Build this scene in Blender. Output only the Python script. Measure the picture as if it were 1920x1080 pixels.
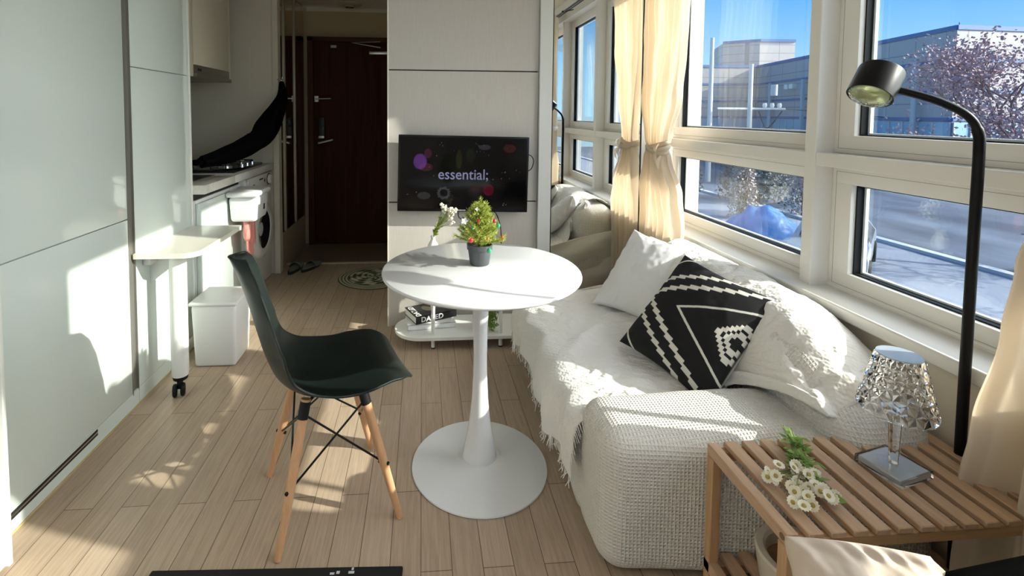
import bpy, bmesh, math, random
from mathutils import Vector, Matrix, noise
for o in list(bpy.data.objects): bpy.data.objects.remove(o)
SC = bpy.context.scene
COL = SC.collection
PI = math.pi
rnd = random.Random(7)

# ------------------------------------------------------------------ camera
F, PX, PY = 916.34, 864.45, 263.38
YAW, PITCH, ROLL, EYE = 0.07992, 0.05397, 0.00676, 1.280
cd = bpy.data.cameras.new('camera'); cam = bpy.data.objects.new('camera', cd); COL.objects.link(cam)
cd.sensor_width = 36.0; cd.lens = F / 1920 * 36
cd.shift_x = (960 - PX) / 1920; cd.shift_y = (PY - 540) / 1920
cd.clip_start = 0.02; cd.clip_end = 500
fw = Vector((math.sin(YAW)*math.cos(PITCH), math.cos(YAW)*math.cos(PITCH), -math.sin(PITCH)))
rt = Vector((math.cos(YAW), -math.sin(YAW), 0)); up = rt.cross(fw)
r2 = rt*math.cos(ROLL) + up*math.sin(ROLL); u2 = -rt*math.sin(ROLL) + up*math.cos(ROLL)
m = Matrix((r2, u2, -fw)).transposed().to_4x4(); m.translation = (0, 0, EYE)
cam.matrix_world = m
SC.camera = cam

# ------------------------------------------------------------------ view, world and sun
SC.view_settings.view_transform = 'Standard'; SC.view_settings.look = 'None'
SC.view_settings.gamma = 1; SC.view_settings.use_curve_mapping = False
SC.view_settings.exposure = 0.54
SUN_DIR = Vector((-1, 0.32, -0.51)).normalized()      # the way the light travels
SUN_E = 6.0
sd = bpy.data.lights.new('sun', 'SUN'); sd.energy = SUN_E; sd.angle = math.radians(0.6); sd.color = (1.0, 0.925, 0.80)
so = bpy.data.objects.new('sun', sd); COL.objects.link(so); so.location = (12, -4, 8)
so.rotation_mode = 'QUATERNION'; so.rotation_quaternion = SUN_DIR.to_track_quat('-Z', 'Y')
SKY = 1.0
w = bpy.data.worlds.new('sky'); SC.world = w; w.use_nodes = True
nt = w.node_tree; nt.nodes.clear()
out = nt.nodes.new('ShaderNodeOutputWorld'); bg = nt.nodes.new('ShaderNodeBackground')
tc = nt.nodes.new('ShaderNodeTexCoord'); sp = nt.nodes.new('ShaderNodeSeparateXYZ'); rp = nt.nodes.new('ShaderNodeValToRGB')
nt.links.new(tc.outputs['Generated'], sp.inputs[0]); nt.links.new(sp.outputs['Z'], rp.inputs[0])
cr = rp.color_ramp; cr.elements[0].position = 0.0; cr.elements[0].color = (0.42, 0.66, 0.82, 1)
cr.elements[1].position = 1.0; cr.elements[1].color = (0.10, 0.26, 0.62, 1)
for ps, c in ((0.07, (0.34, 0.60, 0.84)), (0.20, (0.11, 0.38, 0.78)), (0.45, (0.10, 0.33, 0.74))):
    e = cr.elements.new(ps); e.color = (*c, 1)
# bright haze round the sun, as a real sky has
dp = nt.nodes.new('ShaderNodeVectorMath'); dp.operation = 'DOT_PRODUCT'; dp.inputs[1].default_value = -SUN_DIR
nt.links.new(tc.outputs['Generated'], dp.inputs[0])
mr = nt.nodes.new('ShaderNodeMapRange'); mr.inputs['From Min'].default_value = 0.66; mr.inputs['From Max'].default_value = 1.0
nt.links.new(dp.outputs['Value'], mr.inputs['Value'])
pw = nt.nodes.new('ShaderNodeMath'); pw.operation = 'POWER'; pw.inputs[1].default_value = 1.5
nt.links.new(mr.outputs[0], pw.inputs[0])
gl = nt.nodes.new('ShaderNodeMix'); gl.data_type = 'RGBA'; gl.blend_type = 'ADD'; gl.clamp_result = False
nt.links.new(pw.outputs[0], gl.inputs['Factor']); nt.links.new(rp.outputs[0], gl.inputs['A'])
gl.inputs['B'].default_value = (7.5, 7.0, 6.3, 1)
nt.links.new(gl.outputs['Result'], bg.inputs[0]); bg.inputs[1].default_value = SKY
nt.links.new(bg.outputs[0], out.inputs[0])
# unseen fill panel added behind the camera to brighten the room (built further down)
FILL_W = 2.5
REAR_OPEN = True

# ------------------------------------------------------------------ materials
MATS = {}
def mat(name, col=(0.8, 0.8, 0.8), rough=0.5, metal=0.0, spec=0.5, coat=0.0, trans=0.0, emit=None, estr=0.0, ior=1.45, sheen=0.0):
    if name in MATS: return MATS[name]
    M = bpy.data.materials.new(name); M.use_nodes = True
    b = M.node_tree.nodes['Principled BSDF']
    b.inputs['Base Color'].default_value = (*col, 1); b.inputs['Roughness'].default_value = rough
    b.inputs['Metallic'].default_value = metal; b.inputs['Specular IOR Level'].default_value = spec
    b.inputs['Coat Weight'].default_value = coat; b.inputs['Coat Roughness'].default_value = 0.04
    b.inputs['Transmission Weight'].default_value = trans; b.inputs['IOR'].default_value = ior
    b.inputs['Sheen Weight'].default_value = sheen
    if emit: b.inputs['Emission Color'].default_value = (*emit, 1); b.inputs['Emission Strength'].default_value = estr
    MATS[name] = M
    return M
def N(M, t, **kw):
    n = M.node_tree.nodes.new(t)
    for k, v in kw.items():
        if k in n.inputs: n.inputs[k].default_value = v
        else: setattr(n, k, v)
    return n
def L(M, a, b): M.node_tree.links.new(a, b)
def B(M): return M.node_tree.nodes['Principled BSDF']
def coords(M, scale=(1, 1, 1), rot=(0, 0, 0), kind='Object'):
    t = N(M, 'ShaderNodeTexCoord'); mp = N(M, 'ShaderNodeMapping')
    mp.inputs['Scale'].default_value = scale; mp.inputs['Rotation'].default_value = rot
    L(M, t.outputs[kind], mp.inputs[0]); return mp.outputs[0]
def tint(M, c1, c2, scale=5, vec=None, detail=3, lo=0.3, hi=0.7, rough=0.5):
    nz = N(M, 'ShaderNodeTexNoise', Scale=scale, Detail=detail, Roughness=rough)
    if vec is not None: L(M, vec, nz.inputs['Vector'])
    else: L(M, coords(M), nz.inputs['Vector'])
    r = N(M, 'ShaderNodeValToRGB'); r.color_ramp.elements[0].position = lo; r.color_ramp.elements[1].position = hi
    r.color_ramp.elements[0].color = (*c1, 1); r.color_ramp.elements[1].color = (*c2, 1)
    L(M, nz.outputs['Fac'], r.inputs[0]); L(M, r.outputs[0], B(M).inputs['Base Color']); return r
def bump(M, out, strength=0.3, dist=0.002):
    b = N(M, 'ShaderNodeBump', Strength=strength, Distance=dist)
    L(M, out, b.inputs['Height']); L(M, b.outputs[0], B(M).inputs['Normal']); return b
def noise_bump(M, scale, strength, dist, vec=None):
    nz = N(M, 'ShaderNodeTexNoise', Scale=scale, Detail=4)
    L(M, vec if vec is not None else coords(M), nz.inputs['Vector']); bump(M, nz.outputs['Fac'], strength, dist)
def mathn(M, op, a, b=None, c=None):
    n = N(M, 'ShaderNodeMath'); n.operation = op
    for i, v in enumerate((a, b, c)):
        if v is None: continue
        if isinstance(v, (int, float)): n.inputs[i].default_value = v
        else: L(M, v, n.inputs[i])
    return n.outputs[0]
def waffle(M, period, strength, dist):
    s = N(M, 'ShaderNodeSeparateXYZ'); L(M, coords(M), s.inputs[0])
    t = None; gn = N(M, 'ShaderNodeNewGeometry'); gs = N(M, 'ShaderNodeSeparateXYZ'); L(M, gn.outputs['True Normal'], gs.inputs[0])
    for ax in 'XYZ':
        wgt = mathn(M, 'SUBTRACT', 1.0, mathn(M, 'POWER', mathn(M, 'ABSOLUTE', gs.outputs[ax]), 3.0))
        q = mathn(M, 'SINE', mathn(M, 'MULTIPLY', s.outputs[ax], 2*PI/period))
        q = mathn(M, 'MULTIPLY', mathn(M, 'POWER', mathn(M, 'ABSOLUTE', q), 3.0), wgt)
        t = q if t is None else mathn(M, 'MAXIMUM', t, q)
    bump(M, t, strength, dist)
def wood(name, c1, c2, rough=0.5, axis='Y', scale=30):
    M = mat(name, c1, rough)
    sc = {'X': (0.06, 1, 1), 'Y': (1, 0.06, 1), 'Z': (1, 1, 0.06)}[axis]
    v = coords(M, tuple(s*1.0 for s in sc))
    nz = N(M, 'ShaderNodeTexNoise', Scale=scale, Detail=6, Roughness=0.65, Distortion=0.6); L(M, v, nz.inputs['Vector'])
    r = N(M, 'ShaderNodeValToRGB'); r.color_ramp.elements[0].position = 0.32; r.color_ramp.elements[1].position = 0.68
    r.color_ramp.elements[0].color = (*c2, 1); r.color_ramp.elements[1].color = (*c1, 1)
    L(M, nz.outputs['Fac'], r.inputs[0]); L(M, r.outputs[0], B(M).inputs['Base Color'])
    bump(M, nz.outputs['Fac'], 0.15, 0.001); return M

# ------------------------------------------------------------------ mesh helpers (world coordinates unless said)
def add_box(bm, x0, x1, y0, y1, z0, z1, bev=0.0, seg=2, M4=None):
    v = [bm.verts.new(p) for p in ((x0,y0,z0),(x1,y0,z0),(x1,y1,z0),(x0,y1,z0),(x0,y0,z1),(x1,y0,z1),(x1,y1,z1),(x0,y1,z1))]
    f = [bm.faces.new([v[i] for i in q]) for q in ((3,2,1,0),(4,5,6,7),(0,1,5,4),(1,2,6,5),(2,3,7,6),(3,0,4,7))]
    if bev > 0:
        es = list({e for q in f for e in q.edges})
        r = bmesh.ops.bevel(bm, geom=es, offset=bev, segments=seg, affect='EDGES', profile=0.5)
        v = list({x for q in r['faces'] for x in q.verts} | {x for x in v if x.is_valid})
    if M4 is not None:
        for x in v: x.co = M4 @ x.co
    return v
def bx(x0, x1, y0, y1, z0, z1, bev=0.0, seg=2):
    bm = bmesh.new(); add_box(bm, x0, x1, y0, y1, z0, z1, bev, seg); return bm
def add_lathe(bm, prof, cx=0, cy=0, cz=0, n=48, M4=None, close=True):
    rings = []
    for r, z in prof:
        if r < 1e-6: rings.append([bm.verts.new((cx, cy, cz+z))])
        else: rings.append([bm.verts.new((cx+r*math.cos(2*PI*k/n), cy+r*math.sin(2*PI*k/n), cz+z)) for k in range(n)])
    for a, b in zip(rings, rings[1:]):
        for k in range(n):
            k2 = (k+1) % n
            if len(a) == 1 and len(b) == 1: continue
            if len(a) == 1: bm.faces.new((a[0], b[k2], b[k]))
            elif len(b) == 1: bm.faces.new((a[k], a[k2], b[0]))
            else: bm.faces.new((a[k], a[k2], b[k2], b[k]))
    vs = [v for r in rings for v in r]
    if M4 is not None:
        for v in vs: v.co = M4 @ v.co
    return vs
def lathe(prof, cx=0, cy=0, cz=0, n=48, M4=None):
    bm = bmesh.new(); add_lathe(bm, prof, cx, cy, cz, n, M4); return bm
def spline(pts, per=8):
    P = [Vector(p) for p in pts]; P = [2*P[0]-P[1]] + P + [2*P[-1]-P[-2]]; o = []
    for i in range(1, len(P)-2):
        a, b, c, d = P[i-1:i+3]
        for k in range(per):
            t = k/per
            o.append(0.5*((2*b)+(c-a)*t+(2*a-5*b+4*c-d)*t*t+(3*b-a-3*c+d)*t**3))
    o.append(P[-2].copy()); return o
def add_tube(bm, pts, r, n=10, cap=True):
    P = [Vector(p) for p in pts]; R = r if isinstance(r, (list, tuple)) else [r]*len(P)
    prev = None; rings = []
    for i, p in enumerate(P):
        t = (P[min(i+1, len(P)-1)]-P[max(i-1, 0)]).normalized()
        if prev is None:
            a = Vector((0, 0, 1)) if abs(t.z) < 0.9 else Vector((1, 0, 0)); nrm = t.cross(a).normalized()
        else: nrm = (prev - t*prev.dot(t)).normalized()
        prev = nrm; bn = t.cross(nrm)
        rings.append([bm.verts.new(p + (nrm*math.cos(2*PI*k/n)+bn*math.sin(2*PI*k/n))*R[i]) for k in range(n)])
    for a, b in zip(rings, rings[1:]):
        for k in range(n): bm.faces.new((a[k], a[(k+1) % n], b[(k+1) % n], b[k]))
    if cap: bm.faces.new(rings[0][::-1]); bm.faces.new(rings[-1])
def tube(pts, r, n=10):
    bm = bmesh.new(); add_tube(bm, pts, r, n); return bm
def add_prism(bm, poly, z0, z1, M4=None):
    a = [bm.verts.new((x, y, z0)) for x, y in poly]; b = [bm.verts.new((x, y, z1)) for x, y in poly]
    bm.faces.new(a[::-1]); bm.faces.new(b)
    for i in range(len(poly)): j = (i+1) % len(poly); bm.faces.new((a[i], a[j], b[j], b[i]))
    if M4 is not None:
        for v in a+b: v.co = M4 @ v.co
def grid(fn, nu, nv, closed_u=False):
    bm = bmesh.new(); g = [[bm.verts.new(fn(i/(nu-1 if not closed_u else nu), j/(nv-1))) for j in range(nv)] for i in range(nu)]
    for i in range(nu if closed_u else nu-1):
        for j in range(nv-1):
            bm.faces.new((g[i][j], g[(i+1) % nu][j], g[(i+1) % nu][j+1], g[i][j+1]))
    return bm
def obj(name, bm, m, parent=None, smooth=True, kind=None, angle=40):
    bmesh.ops.recalc_face_normals(bm, faces=bm.faces[:])
    me = bpy.data.meshes.new(name); bm.to_mesh(me); bm.free()
    if smooth:
        for p in me.polygons: p.use_smooth = True
        me.set_sharp_from_angle(angle=math.radians(angle))
    if m is not None:
        for q in (m if isinstance(m, (list, tuple)) else [m]): me.materials.append(q)
    o = bpy.data.objects.new(name, me); COL.objects.link(o)
    if parent is not None:
        o.parent = parent
        if parent.type == 'EMPTY': o.location = -parent.location
    if kind: o['kind'] = kind
    return o
def tag(o, label, cat, group=None, kind=None):
    o['label'] = label; o['category'] = cat
    if group: o['group'] = group
    if kind: o['kind'] = kind
    return o
def thing(name, label, cat, loc=(0, 0, 0), group=None):
    o = bpy.data.objects.new(name, None); COL.objects.link(o); o.location = loc; o.empty_display_size = 0.05
    return tag(o, label, cat, group)
def struct(name, bm, m, parent=None, smooth=False):
    return obj(name, bm, m, parent, smooth, kind=None if parent else 'structure')
def sroot(name, loc=(0, 0, 0)):
    o = bpy.data.objects.new(name, None); COL.objects.link(o); o.location = loc; o['kind'] = 'structure'; return o
def solid(o, t, off=0):
    md = o.modifiers.new('solid', 'SOLIDIFY'); md.thickness = t; md.offset = off; return o
def frame4(c, u, v, n):
    M4 = Matrix((Vector(u), Vector(v), Vector(n))).transposed().to_4x4(); M4.translation = Vector(c); return M4
def text(name, s, size, M4, m, parent, ext=0.0006, sx=1.0, align='CENTER', bold=0.0):
    cu = bpy.data.curves.new(name, 'FONT'); cu.body = s; cu.size = size; cu.extrude = ext; cu.align_x = align; cu.align_y = 'CENTER'
    cu.offset = bold; cu.resolution_u = 3
    t = bpy.data.objects.new(name, cu); COL.objects.link(t)
    dg = bpy.context.evaluated_depsgraph_get(); dg.update()
    me = bpy.data.meshes.new_from_object(t.evaluated_get(dg)); bpy.data.objects.remove(t)
    for v in me.vertices: v.co = M4 @ Vector((v.co.x*sx, v.co.y, v.co.z))
    me.materials.clear(); me.materials.append(m)
    o = bpy.data.objects.new(name, me); COL.objects.link(o)
    if parent is not None:
        o.parent = parent
        if parent.type == 'EMPTY': o.location = -parent.location
    return o
def nz(x, y, z=0, s=1.0): return noise.noise(Vector((x*s, y*s, z*s)))
def fbm(x, y, z=0, s=1.0, o=4):
    t = 0; a = 1
    for k in range(o): t += a*noise.noise(Vector((x*s, y*s, z*s+k*7.3))); s *= 2.03; a *= 0.5
    return t

# ================================================================== the setting
# floor: long narrow laminate planks running away from the camera
Mf = mat('floor_planks', (0.5, 0.4, 0.3), 0.36, spec=0.4)
v = coords(Mf, (1, 1, 1), (0, 0, PI/2))
mv = N(Mf, 'ShaderNodeTexCoord'); sx = N(Mf, 'ShaderNodeSeparateXYZ'); L(Mf, mv.outputs['Object'], sx.inputs[0])
cb = N(Mf, 'ShaderNodeCombineXYZ'); L(Mf, sx.outputs['Y'], cb.inputs['X']); L(Mf, sx.outputs['X'], cb.inputs['Y'])
br = N(Mf, 'ShaderNodeTexBrick'); br.offset = 0.37; br.offset_frequency = 2; br.squash = 1.0
for k, q in (('Scale', 1.0), ('Mortar Size', 0.0011), ('Mortar Smooth', 0.1), ('Bias', 0.0), ('Brick Width', 0.80), ('Row Height', 0.088)): br.inputs[k].default_value = q
br.inputs['Color1'].default_value = (0.455, 0.345, 0.250, 1); br.inputs['Color2'].default_value = (0.53, 0.41, 0.305, 1); br.inputs['Mortar'].default_value = (0.13, 0.085, 0.055, 1)
L(Mf, cb.outputs[0], br.inputs['Vector'])
gm = N(Mf, 'ShaderNodeMapping'); gm.inputs['Scale'].default_value = (1.0, 22, 1); L(Mf, cb.outputs[0], gm.inputs[0])
g1 = N(Mf, 'ShaderNodeTexNoise', Scale=5.5, Detail=7, Roughness=0.62, Distortion=0.9); L(Mf, gm.outputs[0], g1.inputs['Vector'])
gr = N(Mf, 'ShaderNodeValToRGB'); gr.color_ramp.elements[0].position = 0.3; gr.color_ramp.elements[1].position = 0.72
gr.color_ramp.elements[0].color = (0.80, 0.78, 0.76, 1); gr.color_ramp.elements[1].color = (1.12, 1.12, 1.12, 1)
L(Mf, g1.outputs['Fac'], gr.inputs[0])
mx = N(Mf, 'ShaderNodeMix'); mx.data_type = 'RGBA'; mx.blend_type = 'MULTIPLY'; mx.inputs['Factor'].default_value = 1
L(Mf, br.outputs['Color'], mx.inputs['A']); L(Mf, gr.outputs[0], mx.inputs['B']); L(Mf, mx.outputs['Result'], B(Mf).inputs['Base Color'])
bump(Mf, mathn(Mf, 'SUBTRACT', g1.outputs['Fac'], mathn(Mf, 'MULTIPLY', br.outputs['Fac'], 3.0)), 0.10, 0.0012)

Mwall = mat('painted_wall', (0.74, 0.68, 0.58), 0.75); noise_bump(Mwall, 60, 0.12, 0.001)
Mceil = mat('ceiling_paper', (0.80, 0.74, 0.64), 0.85)
Mpvc = mat('window_plastic', (0.84, 0.82, 0.77), 0.32)
Mblack = mat('black_rubber', (0.008, 0.009, 0.010), 0.5, spec=0.25)
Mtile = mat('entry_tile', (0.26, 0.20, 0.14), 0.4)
Mdoor = wood('brown_door', (0.075, 0.022, 0.009), (0.045, 0.014, 0.006), 0.6, 'Z', 14); B(Mdoor).inputs['Specular IOR Level'].default_value = 0.12
Mjamb = mat('door_jamb', (0.085, 0.030, 0.014), 0.5, spec=0.2)
Mbeige = mat('beige_laminate', (0.62, 0.55, 0.43), 0.4)
Msteel = mat('brushed_steel', (0.62, 0.61, 0.58), 0.28, 1.0)
Mchrome = mat('chrome', (0.8, 0.8, 0.8), 0.08, 1.0)
Mmirror = mat('mirror_silver', (0.90, 0.91, 0.90), 0.0, 1.0)
Mwhite = mat('white_plastic', (0.83, 0.83, 0.82), 0.3)
Mpanel = mat('wall_panel_film', (0.68, 0.65, 0.61), 0.45)
tint(Mpanel, (0.565, 0.525, 0.480), (0.595, 0.560, 0.515), 6, coords(Mpanel, (24, 24, 1.5)), 5)
Mgloss = mat('gloss_cabinet', (0.655, 0.725, 0.685), 0.10, spec=0.55, coat=0.35)
Mdark = mat('dark_gap', (0.02, 0.018, 0.016), 0.6)

# architectural glass: clear, a little reflective
Mglass = bpy.data.materials.new('window_glass'); Mglass.use_nodes = True; MATS['window_glass'] = Mglass
t_ = Mglass.node_tree; t_.nodes.clear()
o_ = t_.nodes.new('ShaderNodeOutputMaterial'); a_ = t_.nodes.new('ShaderNodeBsdfTransparent'); g_ = t_.nodes.new('ShaderNodeBsdfGlossy')
f_ = None; x_ = t_.nodes.new('ShaderNodeMixShader')
a_.inputs[0].default_value = (0.93, 0.97, 0.98, 1); g_.inputs['Roughness'].default_value = 0.0; g_.inputs['Color'].default_value = (0.9, 0.95, 1, 1)
ge_ = t_.nodes.new('ShaderNodeNewGeometry'); dt_ = t_.nodes.new('ShaderNodeVectorMath'); dt_.operation = 'DOT_PRODUCT'
t_.links.new(ge_.outputs['Incoming'], dt_.inputs[0]); t_.links.new(ge_.outputs['Normal'], dt_.inputs[1])
def mm_(op, a, b=None):
    n_ = t_.nodes.new('ShaderNodeMath'); n_.operation = op
    for i_, v_ in enumerate((a, b)):
        if v_ is None: continue
        if isinstance(v_, (int, float)): n_.inputs[i_].default_value = v_
        else: t_.links.new(v_, n_.inputs[i_])
    return n_.outputs[0]
sch_ = mm_('ADD', mm_('MULTIPLY', mm_('POWER', mm_('SUBTRACT', 1.0, mm_('ABSOLUTE', dt_.outputs['Value'])), 5.0), 0.95), 0.05)
t_.links.new(sch_, x_.inputs[0]); t_.links.new(a_.outputs[0], x_.inputs[1]); t_.links.new(g_.outputs[0], x_.inputs[2]); t_.links.new(x_.outputs[0], o_.inputs[0])

Y_REAR = -2.1; ZC = 2.42
struct('floor', bx(-1.95, 1.47, Y_REAR, 4.2, -0.05, 0), Mf)
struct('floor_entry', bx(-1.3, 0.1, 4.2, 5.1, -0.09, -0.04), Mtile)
struct('trim_1', bx(-1.14, -0.2, 4.17, 4.205, -0.04, 0.006), Mbeige)
struct('ceiling', bx(-1.95, 1.75, Y_REAR-0.1, 5.1, ZC, ZC+0.1), Mceil)
struct('ceiling_entry', bx(-1.6, 0.2, 4.01, 4.999, 2.32, 2.419), Mceil)
# left and kitchen walls
struct('wall_left', bx(-1.95, -1.80, Y_REAR, 4.0, 0, ZC), Mwall)
Mtilew = mat('backsplash', (0.66, 0.60, 0.50), 0.35)
struct('wall_kitchen', bx(-1.80, -1.135, 3.95, 4.0, 0, ZC), Mwall)
struct('trim_2', bx(-1.165, -1.12, 3.935, 4.01, 0, ZC, 0.003), mat('pale_trim', (0.70, 0.66, 0.56), 0.45))
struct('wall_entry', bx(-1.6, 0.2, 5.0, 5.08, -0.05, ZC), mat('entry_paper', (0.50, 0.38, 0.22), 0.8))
struct('trim_3', bx(-1.14, -0.2, 4.985, 5.0, 2.285, 2.3195), mat('crown_trim', (0.70, 0.62, 0.46), 0.6))
# behind the tv: a panelled partition, its left flank shuts the entry off
struct('wall_partition', bx(-0.195, 0.69, 2.92, 4.95, 0, ZC), Mwall)
wp = sroot('wall_back', (0.25, 2.904, 0))
for k, (z0, z1) in enumerate(((0.0, 0.750), (0.757, 1.533), (1.540, ZC))):
    obj('wall_panel', bx(-0.203, 0.697, 2.904, 2.925, z0, z1, 0.0015, 1), Mpanel, wp, False)
obj('edge_strip', bx(-0.2035, -0.195, 2.903, 2.95, 0, ZC), mat('edge_white', (0.84, 0.80, 0.70), 0.4), wp, False)
obj('panel_gap', bx(-0.195, 0.69, 2.912, 2.926, 0.0, ZC), Mdark, wp, False)
struct('trim_4', bx(0.699, 0.776, 2.880, 2.93, 0, ZC, 0.003), mat('mirror_frame_white', (0.74, 0.76, 0.74), 0.35))
struct('trim_5', bx(0.776, 1.345, 2.91, 2.95, 0, 0.18), Mdark)
struct('wall_corner', bx(0.69, 1.75, 2.95, 3.05, 0, ZC), Mwall)
struct('trim_6', bx(1.335, 1.47, 2.885, 2.95, 0, ZC), Mpvc)
# floor lists of the rear of the room: an unseen opening added behind the camera lets in fill daylight
struct('wall_rear', bx(-1.95, 1.75, Y_REAR-0.1, Y_REAR, 0, 1.25), Mwall)
struct('wall_near', bx(-1.95, 1.75, Y_REAR-0.1, Y_REAR, 2.3, ZC), Mwall)
for k, x in enumerate((-1.9, -0.65, 0.55, 1.6)):
    struct('trim_rear', bx(x-0.04, x+0.06, Y_REAR-0.1, Y_REAR, 1.25, 2.3), Mpvc)

# right wall with its long window
struct('wall_right', bx(1.42, 1.62, Y_REAR, 2.95, -0.05, 0.605), mat('wall_under_sill', (0.72, 0.64, 0.52), 0.8))
struct('wall_lintel', bx(1.44, 1.66, Y_REAR, 2.95, 2.235, ZC), Mpvc)
sl = sroot('sill', (1.45, 0.5, 0.62))
sl.name = 'trim_sill'
obj('sill_board', bx(1.392, 1.56, Y_REAR, 2.885, 0.603, 0.645, 0.006, 3), Mpvc, sl)
obj('sill_lip', bx(1.53, 1.60, Y_REAR, 2.885, 0.64, 0.657, 0.003, 2), Mpvc, sl)
BAYS = [(1.755, 2.885, 1.84, 2.81), (0.795, 1.703, 0.87, 1.62), (-0.335, 0.743, -0.25, 0.665), (-1.99, -0.387, -1.9, -0.47)]
k = 7
for (y0, y1) in ((1.703, 1.755), (0.743, 0.795), (-0.387, -0.335), (-2.1, -1.99)):
    bm = bx(1.46, 1.66, y0, y1, 0.62, 2.24, 0.003, 2)
    struct('trim_%d' % k, bm, Mpvc); k += 1
def ring(y0, y1, z0, z1, a0, a1, b0, b1, x0, x1, bev=0.003):
    bm = bmesh.new()
    add_box(bm, x0, x1, y0, y1, z0, b0, bev); add_box(bm, x0, x1, y0, y1, b1, z1, bev)
    add_box(bm, x0, x1, y0, a0, b0-bev, b1+bev, bev); add_box(bm, x0, x1, a1, y1, b0-bev, b1+bev, bev); return bm
n = 1
for (y0, y1, a0, a1) in BAYS:
    struct('trim_%d' % k, bx(1.462, 1.66, y0, y1, 1.098, 1.146, 0.003, 2), Mpvc); k += 1
    for (z0, z1, b0, b1) in ((1.146, 2.235, 1.212, 2.165), (0.645, 1.098, 0.712, 1.036)):
        wr = sroot('window_%d' % n, (1.56, (y0+y1)/2, z0)); n += 1
        obj('sash_frame', ring(y0, y1, z0, z1, a0, a1, b0, b1, 1.532, 1.60), Mpvc, wr)
        obj('sash_groove', ring(y0+0.018, y1-0.018, z0+0.018, z1-0.018, y0+0.0195, y1-0.0195, z0+0.0195, z1-0.0195, 1.5315, 1.534, 0.0), mat('groove_grey', (0.38, 0.36, 0.32), 0.6), wr, False)
        obj('gasket', ring(a0-0.004, a1+0.004, b0-0.004, b1+0.004, a0+0.006, a1-0.006, b0+0.004, b1-0.005, 1.552, 1.592, 0.0), Mblack, wr, False)
        obj('spacer', ring(a0+0.006, a1-0.006, b0+0.004, b1-0.005, a0+0.018, a1-0.014, b0+0.010, b1-0.010, 1.578, 1.590, 0.0), mat('spacer_silver', (0.75, 0.76, 0.76), 0.4), wr, False)
        gm_ = bmesh.new()
        for x in (1.576, 1.592):
            q = [gm_.verts.new(p) for p in ((x, a0, b0), (x, a1, b0), (x, a1, b1), (x, a0, b1))]; gm_.faces.new(q)
        obj('glass_pane', gm_, Mglass, wr, False)
# a bar of the balcony rail outside is not in the picture; curtain rod comes with the curtains

# entrance door
d1 = sroot('door_1', (-0.7, 4.98, -0.04))
obj('door_leaf', bx(-1.07, -0.16, 4.955, 4.985, -0.035, 1.985, 0.003, 1), Mdoor, d1)
bm = bmesh.new(); add_box(bm, -1.125, -1.07, 4.93, 5.0, -0.04, 2.03, 0.004); add_box(bm, -1.125, -0.16, 4.93, 5.0, 1.985, 2.03, 0.004)
obj('door_frame', bm, Mjamb, d1)
bm = bmesh.new(); add_box(bm, -1.03, -0.96, 4.925, 4.957, 1.02, 1.24, 0.01); add_box(bm, -1.02, -0.97, 4.915, 4.94, 1.14, 1.22, 0.006)
obj('door_lock', bm, mat('black_lock', (0.01, 0.01, 0.012), 0.25), d1)
bm = bmesh.new(); add_box(bm, -1.02, -0.965, 4.918, 4.93, 1.03, 1.055, 0.003); add_tube(bm, [(-1.01, 4.93, 0.985), (-1.01, 4.88, 0.985), (-0.87, 4.875, 1.02)], 0.013)
obj('door_handle', bm, Msteel, d1)
bm = bmesh.new(); add_tube(bm, [(-1.05, 4.94, 1.42), (-0.90, 4.93, 1.425)], 0.009); add_box(bm, -1.06, -1.02, 4.935, 4.955, 1.39, 1.45, 0.003)
obj('door_guard', bm, Msteel, d1)
bm = bmesh.new(); add_box(bm, -0.52, -0.30, 4.90, 4.955, 1.86, 1.89, 0.005); add_tube(bm, [(-0.41, 4.92, 1.93), (-0.68, 4.86, 1.965), (-0.41, 4.90, 1.985)], 0.008)
obj('door_closer', bm, Msteel, d1)
obj('door_sticker', bx(-0.90, -0.845, 4.95, 4.956, 1.925, 1.95), mat('sticker', (0.6, 0.58, 0.5), 0.6), d1, False)
d2 = sroot('door_2', (-0.21, 4.5, -0.04))
obj('door_leaf', bx(-0.215, -0.194, 4.25, 4.93, -0.04, 2.0, 0.003, 1), Mdoor, d2)

# ================================================================== left side: wardrobe, tall cabinet, kitchen
XF = -1.235
Mglossb = Mgloss
wd = thing('sliding_wardrobe', 'tall glossy white wardrobe with a long grey handle strip, nearest the camera', 'wardrobe', (-1.5, 1.84, 0))
obj('carcass', bx(-1.79, -1.262, 1.425, 2.189, 0.072, ZC-0.003), Mwhite, wd, False)
obj('door_panel', bx(-1.260, XF, 1.425, 2.143, 0.829, ZC-0.01, 0.002, 2), Mgloss, wd)
obj('door_panel', bx(-1.260, XF, 1.425, 2.143, 0.072, 0.8255, 0.002, 2), Mgloss, wd)
bm = bx(-1.258, XF+0.001, 2.1435, 2.150, 0.06, ZC-0.01); add_box(bm, -1.258, XF-0.008, 2.150, 2.187, 0.06, ZC-0.01); add_box(bm, -1.258, XF+0.001, 2.187, 2.1905, 0.06, ZC-0.01)
obj('handle_strip', bm, mat('grey_aluminium', (0.30, 0.29, 0.26), 0.35, 0.6), wd, False)
obj('plinth', bx(-1.262, XF, 1.422, 2.189, 0.004, 0.0705, 0.001, 1), Mgloss, wd)
obj('plinth_trim', bx(-1.262, XF+0.004, 1.422, 2.189, 0.0, 0.006), mat('gold_seal', (0.52, 0.42, 0.20), 0.45), wd, False)
bm = bmesh.new(); add_box(bm, XF-0.002, XF+0.0012, 1.425, 1.912, 0.058, 0.067); add_box(bm, XF-0.002, XF+0.0012, 1.425, 1.912, 0.044, 0.051)
obj('vent_slot', bm, Mdark, wd, False)
obj('vent_bar', bx(XF, XF+0.001, 1.425, 1.912, 0.0515, 0.058), Msteel, wd, False)

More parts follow.
